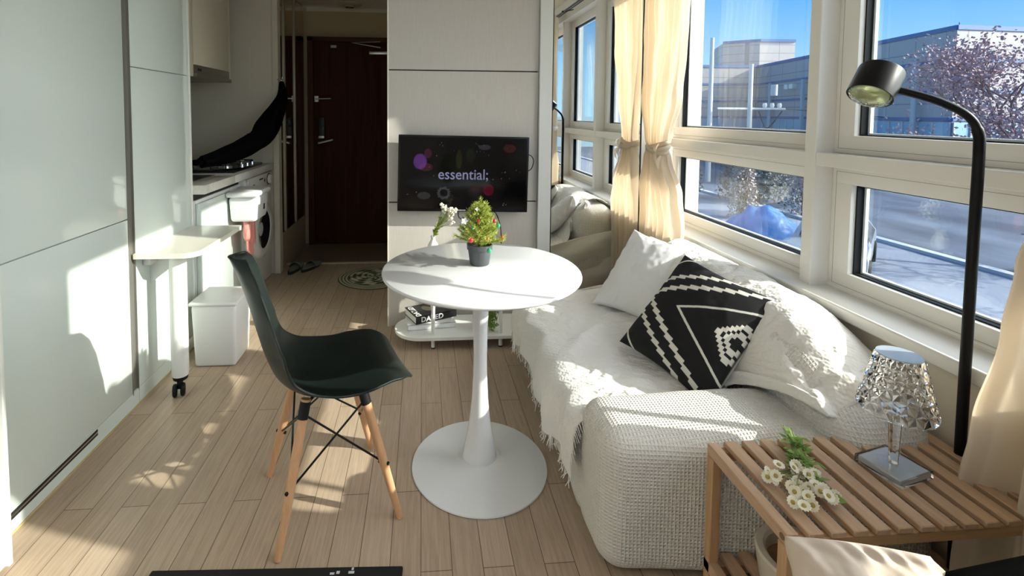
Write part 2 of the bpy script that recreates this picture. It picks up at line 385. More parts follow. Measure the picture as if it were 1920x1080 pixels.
tc_ = thing('tall_cabinet', 'narrow glossy white cabinet with a high seam, between wardrobe and kitchen', 'cabinet', (-1.5, 2.45, 0))
obj('carcass', bx(-1.79, -1.262, 2.193, 2.70, 0.072, ZC-0.003), Mwhite, tc_, False)
obj('plinth', bx(-1.262, XF, 2.191, 2.702, 0.004, 0.0705, 0.001, 1), Mgloss, tc_)
obj('plinth_trim', bx(-1.262, XF+0.004, 2.191, 2.702, 0.0, 0.006), MATS['gold_seal'], tc_, False)
obj('cabinet_door', bx(-1.260, XF, 2.192, 2.700, 1.4735, ZC-0.01, 0.002, 2), Mgloss, tc_)
obj('cabinet_door', bx(-1.260, XF, 2.192, 2.700, 0.0725, 1.4705, 0.002, 2), Mgloss, tc_)
obj('end_panel', bx(-1.79, XF+0.006, 2.7035, 2.722, 0, ZC-0.01, 0.002, 2), mat('white_laminate', (0.80, 0.82, 0.76), 0.25), tc_)

oc = thing('niche_cabinet', 'tall white cabinet with a dark niche low down, at the very edge beside the wardrobe', 'cabinet', (-1.45, 1.2, 0))
Mwl = MATS['white_laminate']
obj('side_panel', bx(-1.78, -1.153, 1.404, 1.417, 0, ZC-0.002, 0.002, 2), Mwl, oc)
obj('side_panel', bx(-1.78, -1.155, 0.80, 0.82, 0, ZC-0.002, 0.002, 2), Mwl, oc)
obj('cabinet_door', bx(-1.172, -1.154, 0.822, 1.402, 0.565, ZC-0.01, 0.002, 2), Mwl, oc)
obj('shelf', bx(-1.78, -1.172, 0.82, 1.404, 0.545, 0.562, 0.002, 2), Mwl, oc)
obj('shelf', bx(-1.78, -1.157, 0.82, 1.404, 0.172, 0.188, 0.002, 2), Mwl, oc)
obj('back_panel', bx(-1.79, -1.77, 0.82, 1.404, 0.19, 0.545), Mdark, oc, False)
obj('drawer_front', bx(-1.174, -1.155, 0.822, 1.402, 0.012, 0.170, 0.002, 2), Mwl, oc)
av = thing('toaster_oven', 'small black appliance with a chrome bar inside the dark niche', 'appliance', (-1.4, 1.2, 0.189))
obj('body', bx(-1.52, -1.19, 0.90, 1.40, 0.19, 0.33, 0.02, 3), mat('black_gloss', (0.01, 0.01, 0.012), 0.2), av)
obj('chrome_bar', tube([(-1.178, 0.93, 0.25), (-1.178, 1.398, 0.25)], 0.009), Mchrome, av)

# hinged worktop on a caster leg
ft = thing('folding_table', 'narrow cream side worktop on one round white leg with a caster', 'table', (-1.1, 2.45, 0))
poly = [(-1.234, 2.17)]
for (cx, cy, r, a0) in ((-1.035, 2.23, 0.06, -90), (-0.985, 2.70, 0.012, 0)):
    for q in range(9): a = math.radians(a0 + 90*q/8); poly.append((cx+r*math.cos(a), cy+r*math.sin(a)))
poly.append((-1.234, 2.712))
bm = bmesh.new(); add_prism(bm, poly, 0.648, 0.670); obj('tabletop', bm, mat('cream_laminate', (0.80, 0.77, 0.66), 0.18, coat=0.3), ft, angle=30)
obj('leg', lathe([(0, 0.085), (0.034, 0.085), (0.036, 0.10), (0.036, 0.640), (0.045, 0.642), (0.045, 0.648), (0, 0.648)], -1.095, 2.262, 0, 32), mat('white_enamel', (0.82, 0.83, 0.80), 0.2), ft)
cs = obj('caster', lathe([(0, 0.066), (0.030, 0.068), (0.034, 0.085), (0.034, 0.092), (0, 0.092)], -1.095, 2.262, 0, 24), Mblack, ft)
Mw = Matrix.Translation((-1.09, 2.235, 0.029)) @ Matrix.Rotation(0.35, 4, 'Z') @ Matrix.Rotation(PI/2, 4, 'Y')
bm = bmesh.new()
for dx in (-0.016, 0.016): add_lathe(bm, [(0, -0.009), (0.022, -0.009), (0.028, -0.005), (0.028, 0.005), (0.022, 0.009), (0, 0.009)], 0, 0, dx, 24, Mw)
add_box(bm, -1.10, -1.082, 2.235, 2.262, 0.03, 0.072, 0.004)
obj('wheel', bm, Mblack, cs)
obj('bracket', bx(-1.234, -1.20, 2.24, 2.66, 0.60, 0.648, 0.004, 2), MATS['white_enamel'], ft)
bm = bmesh.new()
for y in (2.30,):
    a = [bm.verts.new(p) for p in ((-1.234, y, 0.646), (-1.05, y, 0.646), (-1.234, y, 0.50))]; b = [bm.verts.new((v.co.x, y+0.012, v.co.z)) for v in a]
    bm.faces.new(a); bm.faces.new(b[::-1])
    for i in range(3): bm.faces.new((a[i], a[(i+1) % 3], b[(i+1) % 3], b[i]))
obj('brace', bm, MATS['white_enamel'], ft, False)

# kitchen
bc = thing('base_cabinet', 'low white kitchen cabinet below the worktop with a dark handle gap', 'cabinet', (-1.45, 3.0, 0))
obj('carcass', bx(-1.75, -1.222, 2.726, 3.385, 0.08, 0.80), Mwhite, bc, False)
obj('cabinet_door', bx(-1.220, -1.20, 2.726, 3.186, 0.09, 0.785, 0.003, 2), Mgloss, bc)
obj('cabinet_door', bx(-1.220, -1.20, 3.190, 3.385, 0.09, 0.785, 0.003, 2), Mgloss, bc)
obj('handle_gap', bx(-1.75, -1.235, 2.726, 3.388, 0.785, 0.8345), Mdark, bc, False)
obj('plinth', bx(-1.75, -1.225, 2.726, 3.385, 0.0, 0.08), Mwhite, bc, False)
ct = thing('kitchen_worktop', 'pale stone worktop running from the cabinet to the washing machine', 'worktop', (-1.45, 3.35, 0.835))
Mst = mat('worktop_stone', (0.72, 0.70, 0.63), 0.28); tint(Mst, (0.66, 0.64, 0.57), (0.76, 0.74, 0.68), 60)
bm = bmesh.new()
add_box(bm, -1.80, -1.17, 3.16, 3.945, 0.836, 0.885, 0.002); add_box(bm, -1.80, -1.17, 2.724, 2.78, 0.836, 0.885, 0.002)
add_box(bm, -1.30, -1.17, 2.778, 3.162, 0.836, 0.885, 0.002); add_box(bm, -1.80, -1.68, 2.778, 3.162, 0.836, 0.885, 0.002)
obj('worktop_slab', bm, Mst, ct)
sk = obj('sink', bx(-1.685, -1.295, 2.775, 3.165, 0.70, 0.71), mat('dark_sink', (0.12, 0.10, 0.08), 0.35, 0.5), ct, False)
bm = bmesh.new()
add_box(bm, -1.685, -1.675, 2.775, 3.165, 0.70, 0.889); add_box(bm, -1.305, -1.295, 2.775, 3.165, 0.70, 0.889); add_box(bm, -1.68, -1.30, 2.775, 2.785, 0.70, 0.889); add_box(bm, -1.68, -1.30, 3.155, 3.165, 0.70, 0.889)
obj('sink_wall', bm, Msteel, ct, False)
fa = thing('kitchen_faucet', 'steel faucet standing behind the sink, mostly hidden by the cabinet', 'faucet', (-1.72, 2.95, 0.885))
obj('spout', tube(spline([(-1.72, 2.95, 0.885), (-1.72, 2.95, 1.10), (-1.66, 2.95, 1.16), (-1.58, 2.95, 1.12)]), 0.011), Mchrome, fa)

st = thing('gas_stove', 'black gas hob set on the worktop under the range hood', 'stove', (-1.46, 3.5, 0.885))
obj('hob_plate', bx(-1.74, -1.215, 3.27, 3.83, 0.886, 0.905, 0.005, 2), mat('black_gloss', (0.01, 0.01, 0.012), 0.2), st)
for (x, y) in ((-1.33, 3.42), (-1.33, 3.68), (-1.60, 3.55)):
    bn = obj('burner', lathe([(0, 0.905), (0.045, 0.905), (0.042, 0.92), (0.03, 0.925), (0, 0.925)], x, y, 0, 24), Msteel, st)
    bm = bmesh.new(); add_lathe(bm, [(0.088, 0.9265), (0.094, 0.9265), (0.094, 0.9315), (0.088, 0.9315), (0.088, 0.9265)], x, y, 0, 24)
    for q in range(4): a = q*PI/2+0.4; add_tube(bm, [(x+0.09*math.cos(a), y+0.09*math.sin(a), 0.906), (x+0.085*math.cos(a), y+0.085*math.sin(a), 0.932), (x+0.03*math.cos(a), y+0.03*math.sin(a), 0.932)], 0.005, 6)
    obj('pan_support', bm, mat('cast_iron', (0.02, 0.02, 0.02), 0.45, 0.6), bn)
for y in (3.46, 3.56, 3.66): obj('knob', lathe([(0, 0.905), (0.016, 0.905), (0.014, 0.925), (0, 0.925)], -1.235, y, 0, 16), Mchrome, st)

wc = thing('wall_cabinet', 'upper kitchen cabinet in cream laminate above the range hood', 'cabinet', (-1.6, 3.2, 1.55))
obj('carcass', bx(-1.80, -1.415, 2.725, 3.705, 1.545, ZC-0.002), Mbeige, wc, False)
Mcream = mat('cream_front', (0.70, 0.64, 0.50), 0.3)
obj('cabinet_door', bx(-1.418, -1.40, 2.728, 3.142, 1.50, ZC-0.01, 0.002, 2), Mcream, wc)
obj('cabinet_door', bx(-1.418, -1.40, 3.146, 3.705, 1.575, ZC-0.01, 0.002, 2), Mcream, wc)
obj('side_panel', bx(-1.80, -1.398, 3.706, 3.722, 1.50, ZC-0.01, 0.002, 2), Mcream, wc)
rh = thing('range_hood', 'slim grey metal range hood under the upper cabinet', 'range hood', (-1.6, 3.42, 1.5))
obj('hood_body', bx(-1.80, -1.40, 3.148, 3.703, 1.522, 1.573, 0.003, 2), mat('hood_grey', (0.30, 0.28, 0.22), 0.35, 0.7), rh)
obj('hood_lip', bx(-1.78, -1.385, 3.148, 3.703, 1.495, 1.521, 0.003, 2), MATS['hood_grey'], rh)
obj('switch_pad', bx(-1.401, -1.3985, 3.20, 3.25, 1.54, 1.555), Mdark, rh, False)
struct('trim_backsplash', bx(-1.80, -1.795, 2.725, 3.95, 0.885, 1.55), mat('splash_glass', (0.36, 0.37, 0.29), 0.15))

wm = thing('washing_machine', 'white front-loading washing machine under the worktop', 'washing machine', (-1.45, 3.66, 0))
Mwash = mat('washer_white', (0.74, 0.72, 0.66), 0.3)
obj('body', bx(-1.74, -1.185, 3.392, 3.925, 0.0, 0.828, 0.012, 3), Mwash, wm)
obj('control_panel', bx(-1.190, -1.172, 3.395, 3.922, 0.725, 0.826, 0.006, 2), Mwash, wm)
Mx = Matrix.Translation((-1.185, 3.68, 0.42)) @ Matrix.Rotation(PI/2, 4, 'Y')
dr = obj('door_ring', lathe([(0.13, 0.0), (0.14, 0.03), (0.175, 0.035), (0.205, 0.02), (0.215, 0.0)], 0, 0, 0, 48, Mx), mat('washer_ring', (0.80, 0.79, 0.74), 0.25), wm)
obj('door_window', lathe([(0.142, 0.025), (0.10, 0.012), (0.05, 0.0), (0, -0.002)], 0, 0, 0, 48, Mx), mat('dark_window', (0.02, 0.02, 0.022), 0.08, coat=0.6), dr)
obj('door_handle', bx(-1.152, -1.142, 3.47, 3.50, 0.36, 0.46, 0.004, 2), Mwash, dr)
Mk = Matrix.Translation((-1.172, 3.83, 0.775)) @ Matrix.Rotation(PI/2, 4, 'Y')
obj('dial', lathe([(0.036, 0), (0.034, 0.018), (0.028, 0.024), (0, 0.024)], 0, 0, 0, 28, Mk), Mwash, wm)
obj('dial_ring', lathe([(0.044, 0.0), (0.044, 0.004), (0.037, 0.004)], 0, 0, 0, 28, Mk), Mdark, wm)
obj('display', bx(-1.173, -1.171, 3.62, 3.70, 0.79, 0.80), Mdark, wm, False)
obj('button', bx(-1.173, -1.171, 3.73, 3.75, 0.765, 0.79), Mdark, wm, False)
obj('printed_mark', bx(-1.173, -1.171, 3.49, 3.52, 0.77, 0.776), Mdark, wm, False)
obj('filter_hatch', bx(-1.187, -1.178, 3.42, 3.54, 0.03, 0.13, 0.004, 2), mat('hatch_cream', (0.72, 0.68, 0.58), 0.4), wm)

# bin hung on the cabinet door
hb = thing('hanging_bin', 'white lidded bin hung on the kitchen cabinet door', 'bin', (-1.1, 3.14, 0.59))
def tapered(x0, x1, y0, y1, z0, z1, ins, bev):
    bm = bmesh.new(); vs = add_box(bm, x0, x1, y0, y1, z0, z1, bev, 4); cx = (x0+x1)/2; cy = (y0+y1)/2
    for v in bm.verts:
        t = (z1-v.co.z)/(z1-z0); v.co.x = cx+(v.co.x-cx)*(1-ins*t); v.co.y = cy+(v.co.y-cy)*(1-ins*t)
    return bm
Mbin = mat('bin_plastic', (0.84, 0.84, 0.83), 0.32)
obj('bin_body', tapered(-1.190, -1.02, 3.085, 3.33, 0.60, 0.757, 0.10, 0.022), Mbin, hb)
obj('bin_lid', bx(-1.198, -1.008, 3.065, 3.35, 0.758, 0.790, 0.013, 3), Mbin, hb)
bm = bmesh.new(); add_box(bm, -1.040, -1.0235, 3.235, 3.262, 0.655, 0.712); obj('bin_sticker', bm, Mdark, hb, False)
obj('bin_hook', bx(-1.21, -1.192, 3.16, 3.26, 0.74, 0.79, 0.002, 2), Mbin, hb)
def cloth_strip(p, w, ln, amp, seed, dirx=(0, 1, 0)):
    d = Vector(dirx)
    def f(u, v):
        c = Vector(p) + d*((u-0.5)*w*(1-0.25*math.sin(v*3.0))) + Vector((0, 0, -v*ln))
        c.x += amp*math.sin(u*9+seed+v*2) + 0.4*amp*nz(u*3, v*4, seed); return c
    return grid(f, 16, 24)
pg = thing('rubber_gloves', 'pink rubber gloves hanging below the white hung bin', 'gloves', (-1.10, 3.1, 0.5))
Mpink = mat('pink_rubber', (0.72, 0.28, 0.24), 0.45)
def glove(x, y, z, ln, rot):
    bm = bmesh.new()
    def s(u, v):
        a = 2*PI*u; r = 0.036 + 0.012*math.sin(v*PI*0.9) - (0.02*max(0, v-0.8)*5)
        return Vector((x+0.45*r*math.cos(a)+0.006*math.sin(5*a+v*6), y+r*math.sin(a)+rot*v*0.03, z-ln*v))
    g = grid(s, 28, 18, True); return g
for (y, ln, r_) in ((3.16, 0.14, 0.6), (3.225, 0.18, -0.5)):
    go = obj('glove', glove(-1.10, y, 0.598, ln, r_), Mpink, pg)
    bm = bmesh.new()
    for q in range(4):
        yy = y+r_*0.03-0.024+q*0.016; add_tube(bm, [(-1.10, yy, 0.598-ln+0.01), (-1.098, yy+0.002*q, 0.598-ln-0.035-0.006*(q % 3)), (-1.095, yy+0.003*q, 0.598-ln-0.055)], [0.009, 0.009, 0.006], 8)
    obj('fingers', bm, Mpink, go)
tb = thing('waste_bin', 'white rectangular waste bin with a flat lid standing on the floor', 'bin', (-1.02, 2.55, 0))
obj('bin_body', tapered(-1.145, -0.925, 2.475, 2.70, 0.0, 0.318, 0.10, 0.016), Mbin, tb)
obj('bin_lid', bx(-1.153, -0.917, 2.467, 2.708, 0.317, 0.336, 0.008, 3), Mbin, tb)

# black coat hung at the end of the kitchen and lying over the hob
pts = spline([(-1.093, 3.93, 1.52), (-1.085, 3.90, 1.39), (-1.13, 3.82, 1.24), (-1.17, 3.68, 1.12), (-1.24, 3.52, 1.035), (-1.32, 3.38, 0.99), (-1.40, 3.22, 0.965)], 7)
rr = [0.022, 0.05, 0.085, 0.10, 0.085, 0.062, 0.045]
n_ = len(pts)
def coat(u, v):
    i = min(int(v*(n_-1)), n_-2); t = v*(n_-1)-i; p = pts[i].lerp(pts[i+1], t)
    q = v*(len(rr)-1); j = min(int(q), len(rr)-2); r = rr[j]+(rr[j+1]-rr[j])*(q-j)
    a = 2*PI*u; r *= 1+0.16*math.sin(4*a+v*7)+0.12*nz(math.cos(a)*2, math.sin(a)*2, v*6)
    t_ = (pts[i+1]-pts[i]).normalized(); s_ = t_.cross(Vector((0, 1, 0.3))).normalized(); b_ = t_.cross(s_)
    return p + s_*r*math.cos(a)*0.8 + b_*r*math.sin(a)*0.75
Mcoat = mat('black_wool', (0.004, 0.004, 0.005), 0.95, spec=0.05)
ck = thing('black_coat', 'black garment hung from the kitchen end and trailing over the hob', 'coat', (-1.13, 3.8, 0.95))
obj('cloth', grid(coat, 40, 70, True), Mcoat, ck)
obj('hem', lathe([(0, -0.02), (0.03, -0.015), (0.045, 0), (0.03, 0.015), (0, 0.02)], -1.42, 3.20, 0.962, 20), Mcoat, ck)
obj('hook', tube([(-1.125, 3.93, 1.54), (-1.09, 3.93, 1.53), (-1.085, 3.93, 1.56)], 0.005, 8), Mchrome, ck)

# mirrored shoe cupboard in the entry
sc_ = thing('shoe_cupboard', 'tall mirrored shoe cupboard with pale metal strips in the dark entry', 'cupboard', (-1.4, 4.5, 0.28))
obj('carcass', bx(-1.60, -1.162, 4.02, 4.925, -0.04, 2.315), Mbeige, sc_, False)
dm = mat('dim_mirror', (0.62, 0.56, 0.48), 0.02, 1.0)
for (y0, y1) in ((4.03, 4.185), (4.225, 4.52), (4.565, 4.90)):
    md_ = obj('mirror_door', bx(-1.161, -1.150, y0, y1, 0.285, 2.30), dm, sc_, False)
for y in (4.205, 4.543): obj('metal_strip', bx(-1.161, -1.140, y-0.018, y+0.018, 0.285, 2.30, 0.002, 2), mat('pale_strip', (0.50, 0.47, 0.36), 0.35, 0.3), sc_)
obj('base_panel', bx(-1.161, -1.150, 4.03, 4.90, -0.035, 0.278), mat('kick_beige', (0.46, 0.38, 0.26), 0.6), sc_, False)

# slippers, door mat, smoke detector
Msl = mat('slipper_fabric', (0.16, 0.17, 0.14), 0.9); Msole = mat('slipper_sole', (0.02, 0.02, 0.02), 0.7)
def slipper(cx, cy, rot, label):
    R = Matrix.Translation((cx, cy, 0)) @ Matrix.Rotation(rot, 4, 'Z')
    s = thing('slipper', label, 'slipper', (cx, cy, 0), 'house slippers by the entry step')
    def outline(k, sc):
        a = 2*PI*k/28; y = 0.125*math.sin(a)*sc; x = (0.042+0.010*math.sin(a))*math.cos(a)*sc; return x, y
    bm = bmesh.new(); add_prism(bm, [outline(k, 1) for k in range(28)], 0.002, 0.022, R); obj('sole', bm, Msole, s)
    bm = bmesh.new(); add_prism(bm, [outline(k, 0.9) for k in range(28)], 0.0222, 0.028, R); obj('insole', bm, Msl, s)
    def f(u, v):
        a = PI*u; y = 0.0+0.11*v; wx = (0.047+0.006*math.sin(v*3))*math.sqrt(max(0.0, 1-(v*0.82)**4)); return R @ Vector((wx*math.cos(a), y, 0.018+0.045*math.sin(a)*(1-0.55*v)))
    up_ = obj('upper', grid(f, 14, 10), Msl, s); solid(up_, 0.004)
slipper(-1.03, 4.02, -0.12, 'grey house slipper on the left, close to the kitchen wall')
slipper(-0.915, 4.06, -0.35, 'grey house slipper on the right, nearer the door mat')

def doormat():
    R = 0.275; cx, cy = -0.37, 3.80; bm = bmesh.new(); nr, na = 56, 160
    col = bm.verts.layers.float_color.new('pattern')
    rows = []
    for i in range(nr+1):
        r = R*i/nr; row = []
        for k in range(na):
            a = 2*PI*k/na; x = r*math.cos(a); y = r*math.sin(a)
            z = 0.007*(1 if r < R*0.985 else 0.4)
            v = bm.verts.new((cx+x, cy+y, z)); row.append(v)
            q = r/R; c = (0.52, 0.50, 0.38)
            if 0.70 < q < 0.745 or 0.80 < q < 0.83 or 0.885 < q < 0.915 or q > 0.975: c = (0.08, 0.08, 0.04)
            elif q < 0.70:
                t = math.sin(6*a+5*q*3)*math.cos(q*22)+0.7*nz(x*26, y*26, 3)
                c = (0.05, 0.06, 0.035) if t > 0.38 else ((0.20, 0.21, 0.12) if t > -0.15 else (0.60, 0.57, 0.45))
            v[col] = (*c, 1)
        rows.append(row)
    for a, b in zip(rows, rows[1:]):
        for k in range(na):
            if a is rows[0]: continue
            bm.faces.new((a[k], a[(k+1) % na], b[(k+1) % na], b[k]))
    bm.faces.new(rows[1]); 
    for v in rows[0]: bm.verts.remove(v)
    return bm
def attrmat(name, rough=0.8, attr='pattern', emis=0):
    M = mat(name, (0.5, 0.5, 0.5), rough); a = N(M, 'ShaderNodeAttribute'); a.attribute_name = attr
    L(M, a.outputs['Color'], B(M).inputs['Base Color'])
    if emis: L(M, a.outputs['Color'], B(M).inputs['Emission Color']); B(M).inputs['Emission Strength'].default_value = emis
    return M
dmt = obj('door_mat', doormat(), attrmat('mat_weave', 0.9)); noise_bump(MATS['mat_weave'], 300, 0.5, 0.002)
tag(dmt, 'round patterned mat with a ringed border on the wooden floor', 'mat')
sdv = thing('smoke_detector', 'round pale detector on the entry ceiling', 'detector', (-0.69, 4.78, 2.32))
obj('housing', lathe([(0, 2.285), (0.045, 2.285), (0.05, 2.295), (0.10, 2.30), (0.115, 2.312), (0.115, 2.32)], -0.69, 4.78, 0, 40), mat('detector_cream', (0.52, 0.46, 0.34), 0.5), sdv)
obj('vents', lathe([(0.02, 2.283), (0.034, 2.2845), (0.04, 2.2845)], -0.69, 4.78, 0, 24), Mdark, sdv)

# ================================================================== tv, mirror, rack
tv = thing('television', 'flat black television on the panelled wall showing a glowing title', 'television', (0.245, 2.86, 0.93))
R4 = Matrix.Translation((0.245, 2.84, 0.929)) @ Matrix.Rotation(0.019, 4, 'Y')
W2, H2 = 0.384, 0.2235
bm = bmesh.new(); add_box(bm, -W2, W2, 0.0, 0.035, -H2, H2, 0.004, 2, R4); obj('housing', bm, mat('tv_black', (0.004, 0.004, 0.005), 0.25, spec=0.3), tv)
bm = bmesh.new(); add_box(bm, -0.12, 0.12, 0.03, 0.062, -0.12, 0.12, 0.004, 2, R4); obj('wall_bracket', bm, Mdark, tv)
def screen():
    bm = bmesh.new(); col = bm.verts.layers.float_color.new('pattern'); nu, nv = 220, 124
    g = []
    rr_ = random.Random(3); dots = [(rr_.random()*0.9+0.05, rr_.random()*0.9+0.05) for _ in range(46)]
    dots = [d for d in dots if d[0] < 0.35 or d[0] > 0.7 or d[1] < 0.3]
    for i in range(nu):
        row = []
        for j in range(nv):
            u = i/(nu-1); v = 1-j/(nv-1)     # v: 0 at the top
            p = R4 @ Vector((-W2+0.012+u*(2*W2-0.024), -0.0012, H2-0.010-v*(2*H2-0.028)))
            q = bm.verts.new(p); c = [0.0015, 0.0015, 0.002]
            def blob(cx, cy, rx, ry, colr, soft=0.25):
                d = ((u-cx)/rx)**2+((v-cy)/ry)**2
                if d < 1:
                    k = min(1, (1-d)/soft)
                    for t in range(3): c[t] += colr[t]*k
            blob(0.155, 0.345, 0.055, 0.115, (0.045, 0.012, 0.09), 0.3)
            blob(0.215, 0.23, 0.03, 0.07, (0.02, 0.003, 0.012)); blob(0.20, 0.42, 0.06, 0.06, (0.02, 0.004, 0.008))
            blob(0.70, 0.73, 0.045, 0.085, (0.05, 0.0, 0.006), 0.3); blob(0.62, 0.72, 0.07, 0.05, (0.012, 0, 0.002))
            blob(0.86, 0.14, 0.06, 0.07, (0.022, 0.003, 0.004), 0.5)
            blob(0.66, 0.13, 0.05, 0.04, (0.018, 0.018, 0.026)); blob(0.19, 0.82, 0.055, 0.055, (0.014, 0.013, 0.014))
            d = math.hypot((u-0.345)*1.72, v-0.78)
            if 0.055 < d < 0.085+0.01*math.sin(12*math.atan2(v-0.78, u-0.345)): 
                for t in range(3): c[t] += (0.020, 0.021, 0.026)[t]
            blob(0.46, 0.30, 0.025, 0.14, (0.008, 0.008, 0.001)); blob(0.55, 0.25, 0.04, 0.10, (0.003, 0.006, 0.002))
            for (a, b) in dots:
                if math.hypot((u-a)*1.72, v-b) < 0.006:
                    for t in range(3): c[t] += (0.06, 0.06, 0.07)[t]
            q[col] = (*c, 1); row.append(q)
        g.append(row)
    for i in range(nu-1):
        for j in range(nv-1): bm.faces.new((g[i][j], g[i+1][j], g[i+1][j+1], g[i][j+1]))
    return bm
Mscr = attrmat('tv_screen', 0.10, emis=0.22); B(Mscr).inputs['Specular IOR Level'].default_value = 0.35
scr = obj('screen', screen(), Mscr, tv, False)
Mtxt = mat('screen_text', (0.06, 0.06, 0.10), 0.3, emit=(0.26, 0.25, 0.42), estr=0.32)
tf = R4 @ Matrix(((1, 0, 0, -0.003), (0, 0, -1, -0.0016), (0, 1, 0, -0.005), (0, 0, 0, 1)))
text('screen_title', 'essential;', 0.088, tf, Mtxt, scr, ext=0.0002, sx=0.93, bold=0.0006)
tf2 = R4 @ Matrix(((1, 0, 0, -0.01), (0, 0, -1, -0.0012), (0, 1, 0, -H2+0.009), (0, 0, 0, 1)))
text('maker_lettering', 'SAMSUNG', 0.011, tf2, mat('logo_silver', (0.75, 0.75, 0.75), 0.4), tv, ext=0.0002, sx=1.0)
obj('cable', tube(spline([(0.625, 2.872, 1.045), (0.655, 2.878, 1.03), (0.668, 2.88, 1.00), (0.655, 2.878, 0.955), (0.62, 2.872, 0.935)]), 0.0028, 8), Mblack, tv)
obj('cable', tube(spline([(0.215, 2.875, 0.72), (0.225, 2.885, 0.66), (0.30, 2.888, 0.64), (0.42, 2.885, 0.70), (0.47, 2.888, 0.62), (0.48, 2.89, 0.50)]), 0.0028, 8), Mblack, tv)
mi = thing('wall_mirror', 'tall mirror panel beside the window, reflecting sofa and curtains', 'mirror', (1.06, 2.90, 0.19))
obj('glass', bx(0.782, 1.332, 2.890, 2.893, 0.19, 2.40), Mmirror, mi, False)
bm = bmesh.new(); add_box(bm, 0.776, 0.782, 2.884, 2.91, 0.18, 2.41); add_box(bm, 1.332, 1.337, 2.884, 2.91, 0.18, 2.41); add_box(bm, 0.776, 1.337, 2.884, 2.91, 0.176, 0.19)
obj('frame', bm, Mdark, mi, False)
obj('backing', bx(0.776, 1.337, 2.894, 2.92, 0.18, 2.41), Mwhite, mi, False)

rk = thing('display_rack', 'low white oval rack on slim posts under the television', 'rack', (0.22, 2.72, 0))
Mrack = mat('rack_white', (0.82, 0.82, 0.78), 0.3)
def stadium(x0, x1, y0, y1, n=14):
    r = (y1-y0)/2; cy = (y0+y1)/2; p = []
    for k in range(n+1): a = -PI/2+PI*k/n; p.append((x1-r+r*math.cos(a), cy+r*math.sin(a)))
    for k in range(n+1): a = PI/2+PI*k/n; p.append((x0+r+r*math.cos(a), cy+r*math.sin(a)))
    return p
bm = bmesh.new(); add_prism(bm, stadium(-0.150, 0.66, 2.575, 2.87), 0.058, 0.075); obj('lower_board', bm, Mrack, rk, angle=30)
bm = bmesh.new(); add_prism(bm, stadium(0.02, 0.50, 2.60, 2.87), 0.485, 0.50); obj('upper_board', bm, Mrack, rk, angle=30)
for (x, y) in ((0.063, 2.612), (0.435, 2.612), (0.063, 2.83), (0.435, 2.83)):
    pz = obj('post', lathe([(0, 0.006), (0.0105, 0.006), (0.0105, 0.485), (0, 0.485)], x, y, 0, 20), Mrack, rk)
    obj('foot_cap', lathe([(0, 0), (0.0108, 0), (0.0108, 0.007), (0, 0.007)], x, y, 0, 20), Mblack, pz)
def book(name, label, N_, ang, ln, dp, z0, z1, mc, mp, spine=None):
    b = thing(name, label, 'book', (N_[0], N_[1], z0), None)
    Rb = Matrix.Translation((N_[0], N_[1], 0)) @ Matrix.Rotation(ang, 4, 'Z')
    bm = bmesh.new(); add_box(bm, 0.002, ln-0.002, 0.003, dp-0.003, z0+0.003, z1-0.003, 0, 1, Rb); obj('pages', bm, mp, b, False)
    bm = bmesh.new()
    add_box(bm, 0, ln, 0, dp, z0, z0+0.003, 0, 1, Rb); add_box(bm, 0, ln, 0, dp, z1-0.003, z1, 0, 1, Rb); add_box(bm, 0, ln, 0, 0.003, z0, z1, 0, 1, Rb)
    c = obj('cover', bm, mc, b, False)
    return b, c, Rb
Mpaper = mat('book_paper', (0.78, 0.76, 0.70), 0.8); Mbk = mat('book_black', (0.015, 0.015, 0.015), 0.35); Mbw = mat('book_white', (0.85, 0.85, 0.84), 0.4)
b1, c1, _ = book('book', 'white book lying flat on the rack, beneath the black one', (-0.075, 2.665), 0.12, 0.27, 0.17, 0.076, 0.106, Mbw, Mpaper)
b2, c2, Rb = book('book', 'thick black book with white lettering on the rack, atop the white one', (-0.030, 2.672), 0.42, 0.255, 0.165, 0.1065, 0.147, Mbk, Mpaper)
Mink = mat('white_ink', (0.85, 0.85, 0.85), 0.6)
text('spine_lettering', 'DAZED', 0.040, Rb @ Matrix(((1, 0, 0, 0.10), (0, 0, -1, -0.0005), (0, 1, 0, 0.127), (0, 0, 0, 1))), Mink, c2, ext=0.0003, sx=1.05, bold=0.001)
text('cover_lettering', 'DAZED', 0.042, Rb @ Matrix(((0, -1, 0, 0.026), (1, 0, 0, 0.083), (0, 0, 1, 0.1475), (0, 0, 0, 1))), Mink, c2, ext=0.0003, sx=1.05, bold=0.001)
obj('cover_picture', lathe([(0, 0), (0.045, 0), (0.045, 0.0004), (0, 0.0004)], 0, 0, 0, 28, Rb @ Matrix.Translation((0.125, 0.10, 0.147))), mat('print_brown', (0.10, 0.085, 0.06), 0.5), c2)

Mleaf = mat('leaf_green', (0.18, 0.30, 0.05), 0.6); Mleaf2 = mat('leaf_yellowgreen', (0.34, 0.40, 0.08), 0.6); Mstem = mat('stem_green', (0.20, 0.27, 0.08), 0.6)
Mpetal = mat('petal_cream', (0.84, 0.80, 0.64), 0.7); Myolk = mat('flower_centre', (0.42, 0.32, 0.10), 0.8)
def add_leaf(bm, p, d, nrm, ln, wd):
    p = Vector(p); d = Vector(d).normalized(); s = d.cross(Vector(nrm)); s = s.normalized() if s.length > 1e-5 else Vector((1, 0, 0))
    n_ = s.cross(d)
    v = [bm.verts.new(q) for q in (p, p+d*ln*0.35+s*wd*0.5+n_*wd*0.1, p+d*ln*0.75+s*wd*0.35, p+d*ln, p+d*ln*0.75-s*wd*0.35, p+d*ln*0.35-s*wd*0.5+n_*wd*0.1)]
    bm.faces.new((v[0], v[1], v[2], v[3])); bm.faces.new((v[0], v[3], v[4], v[5]))
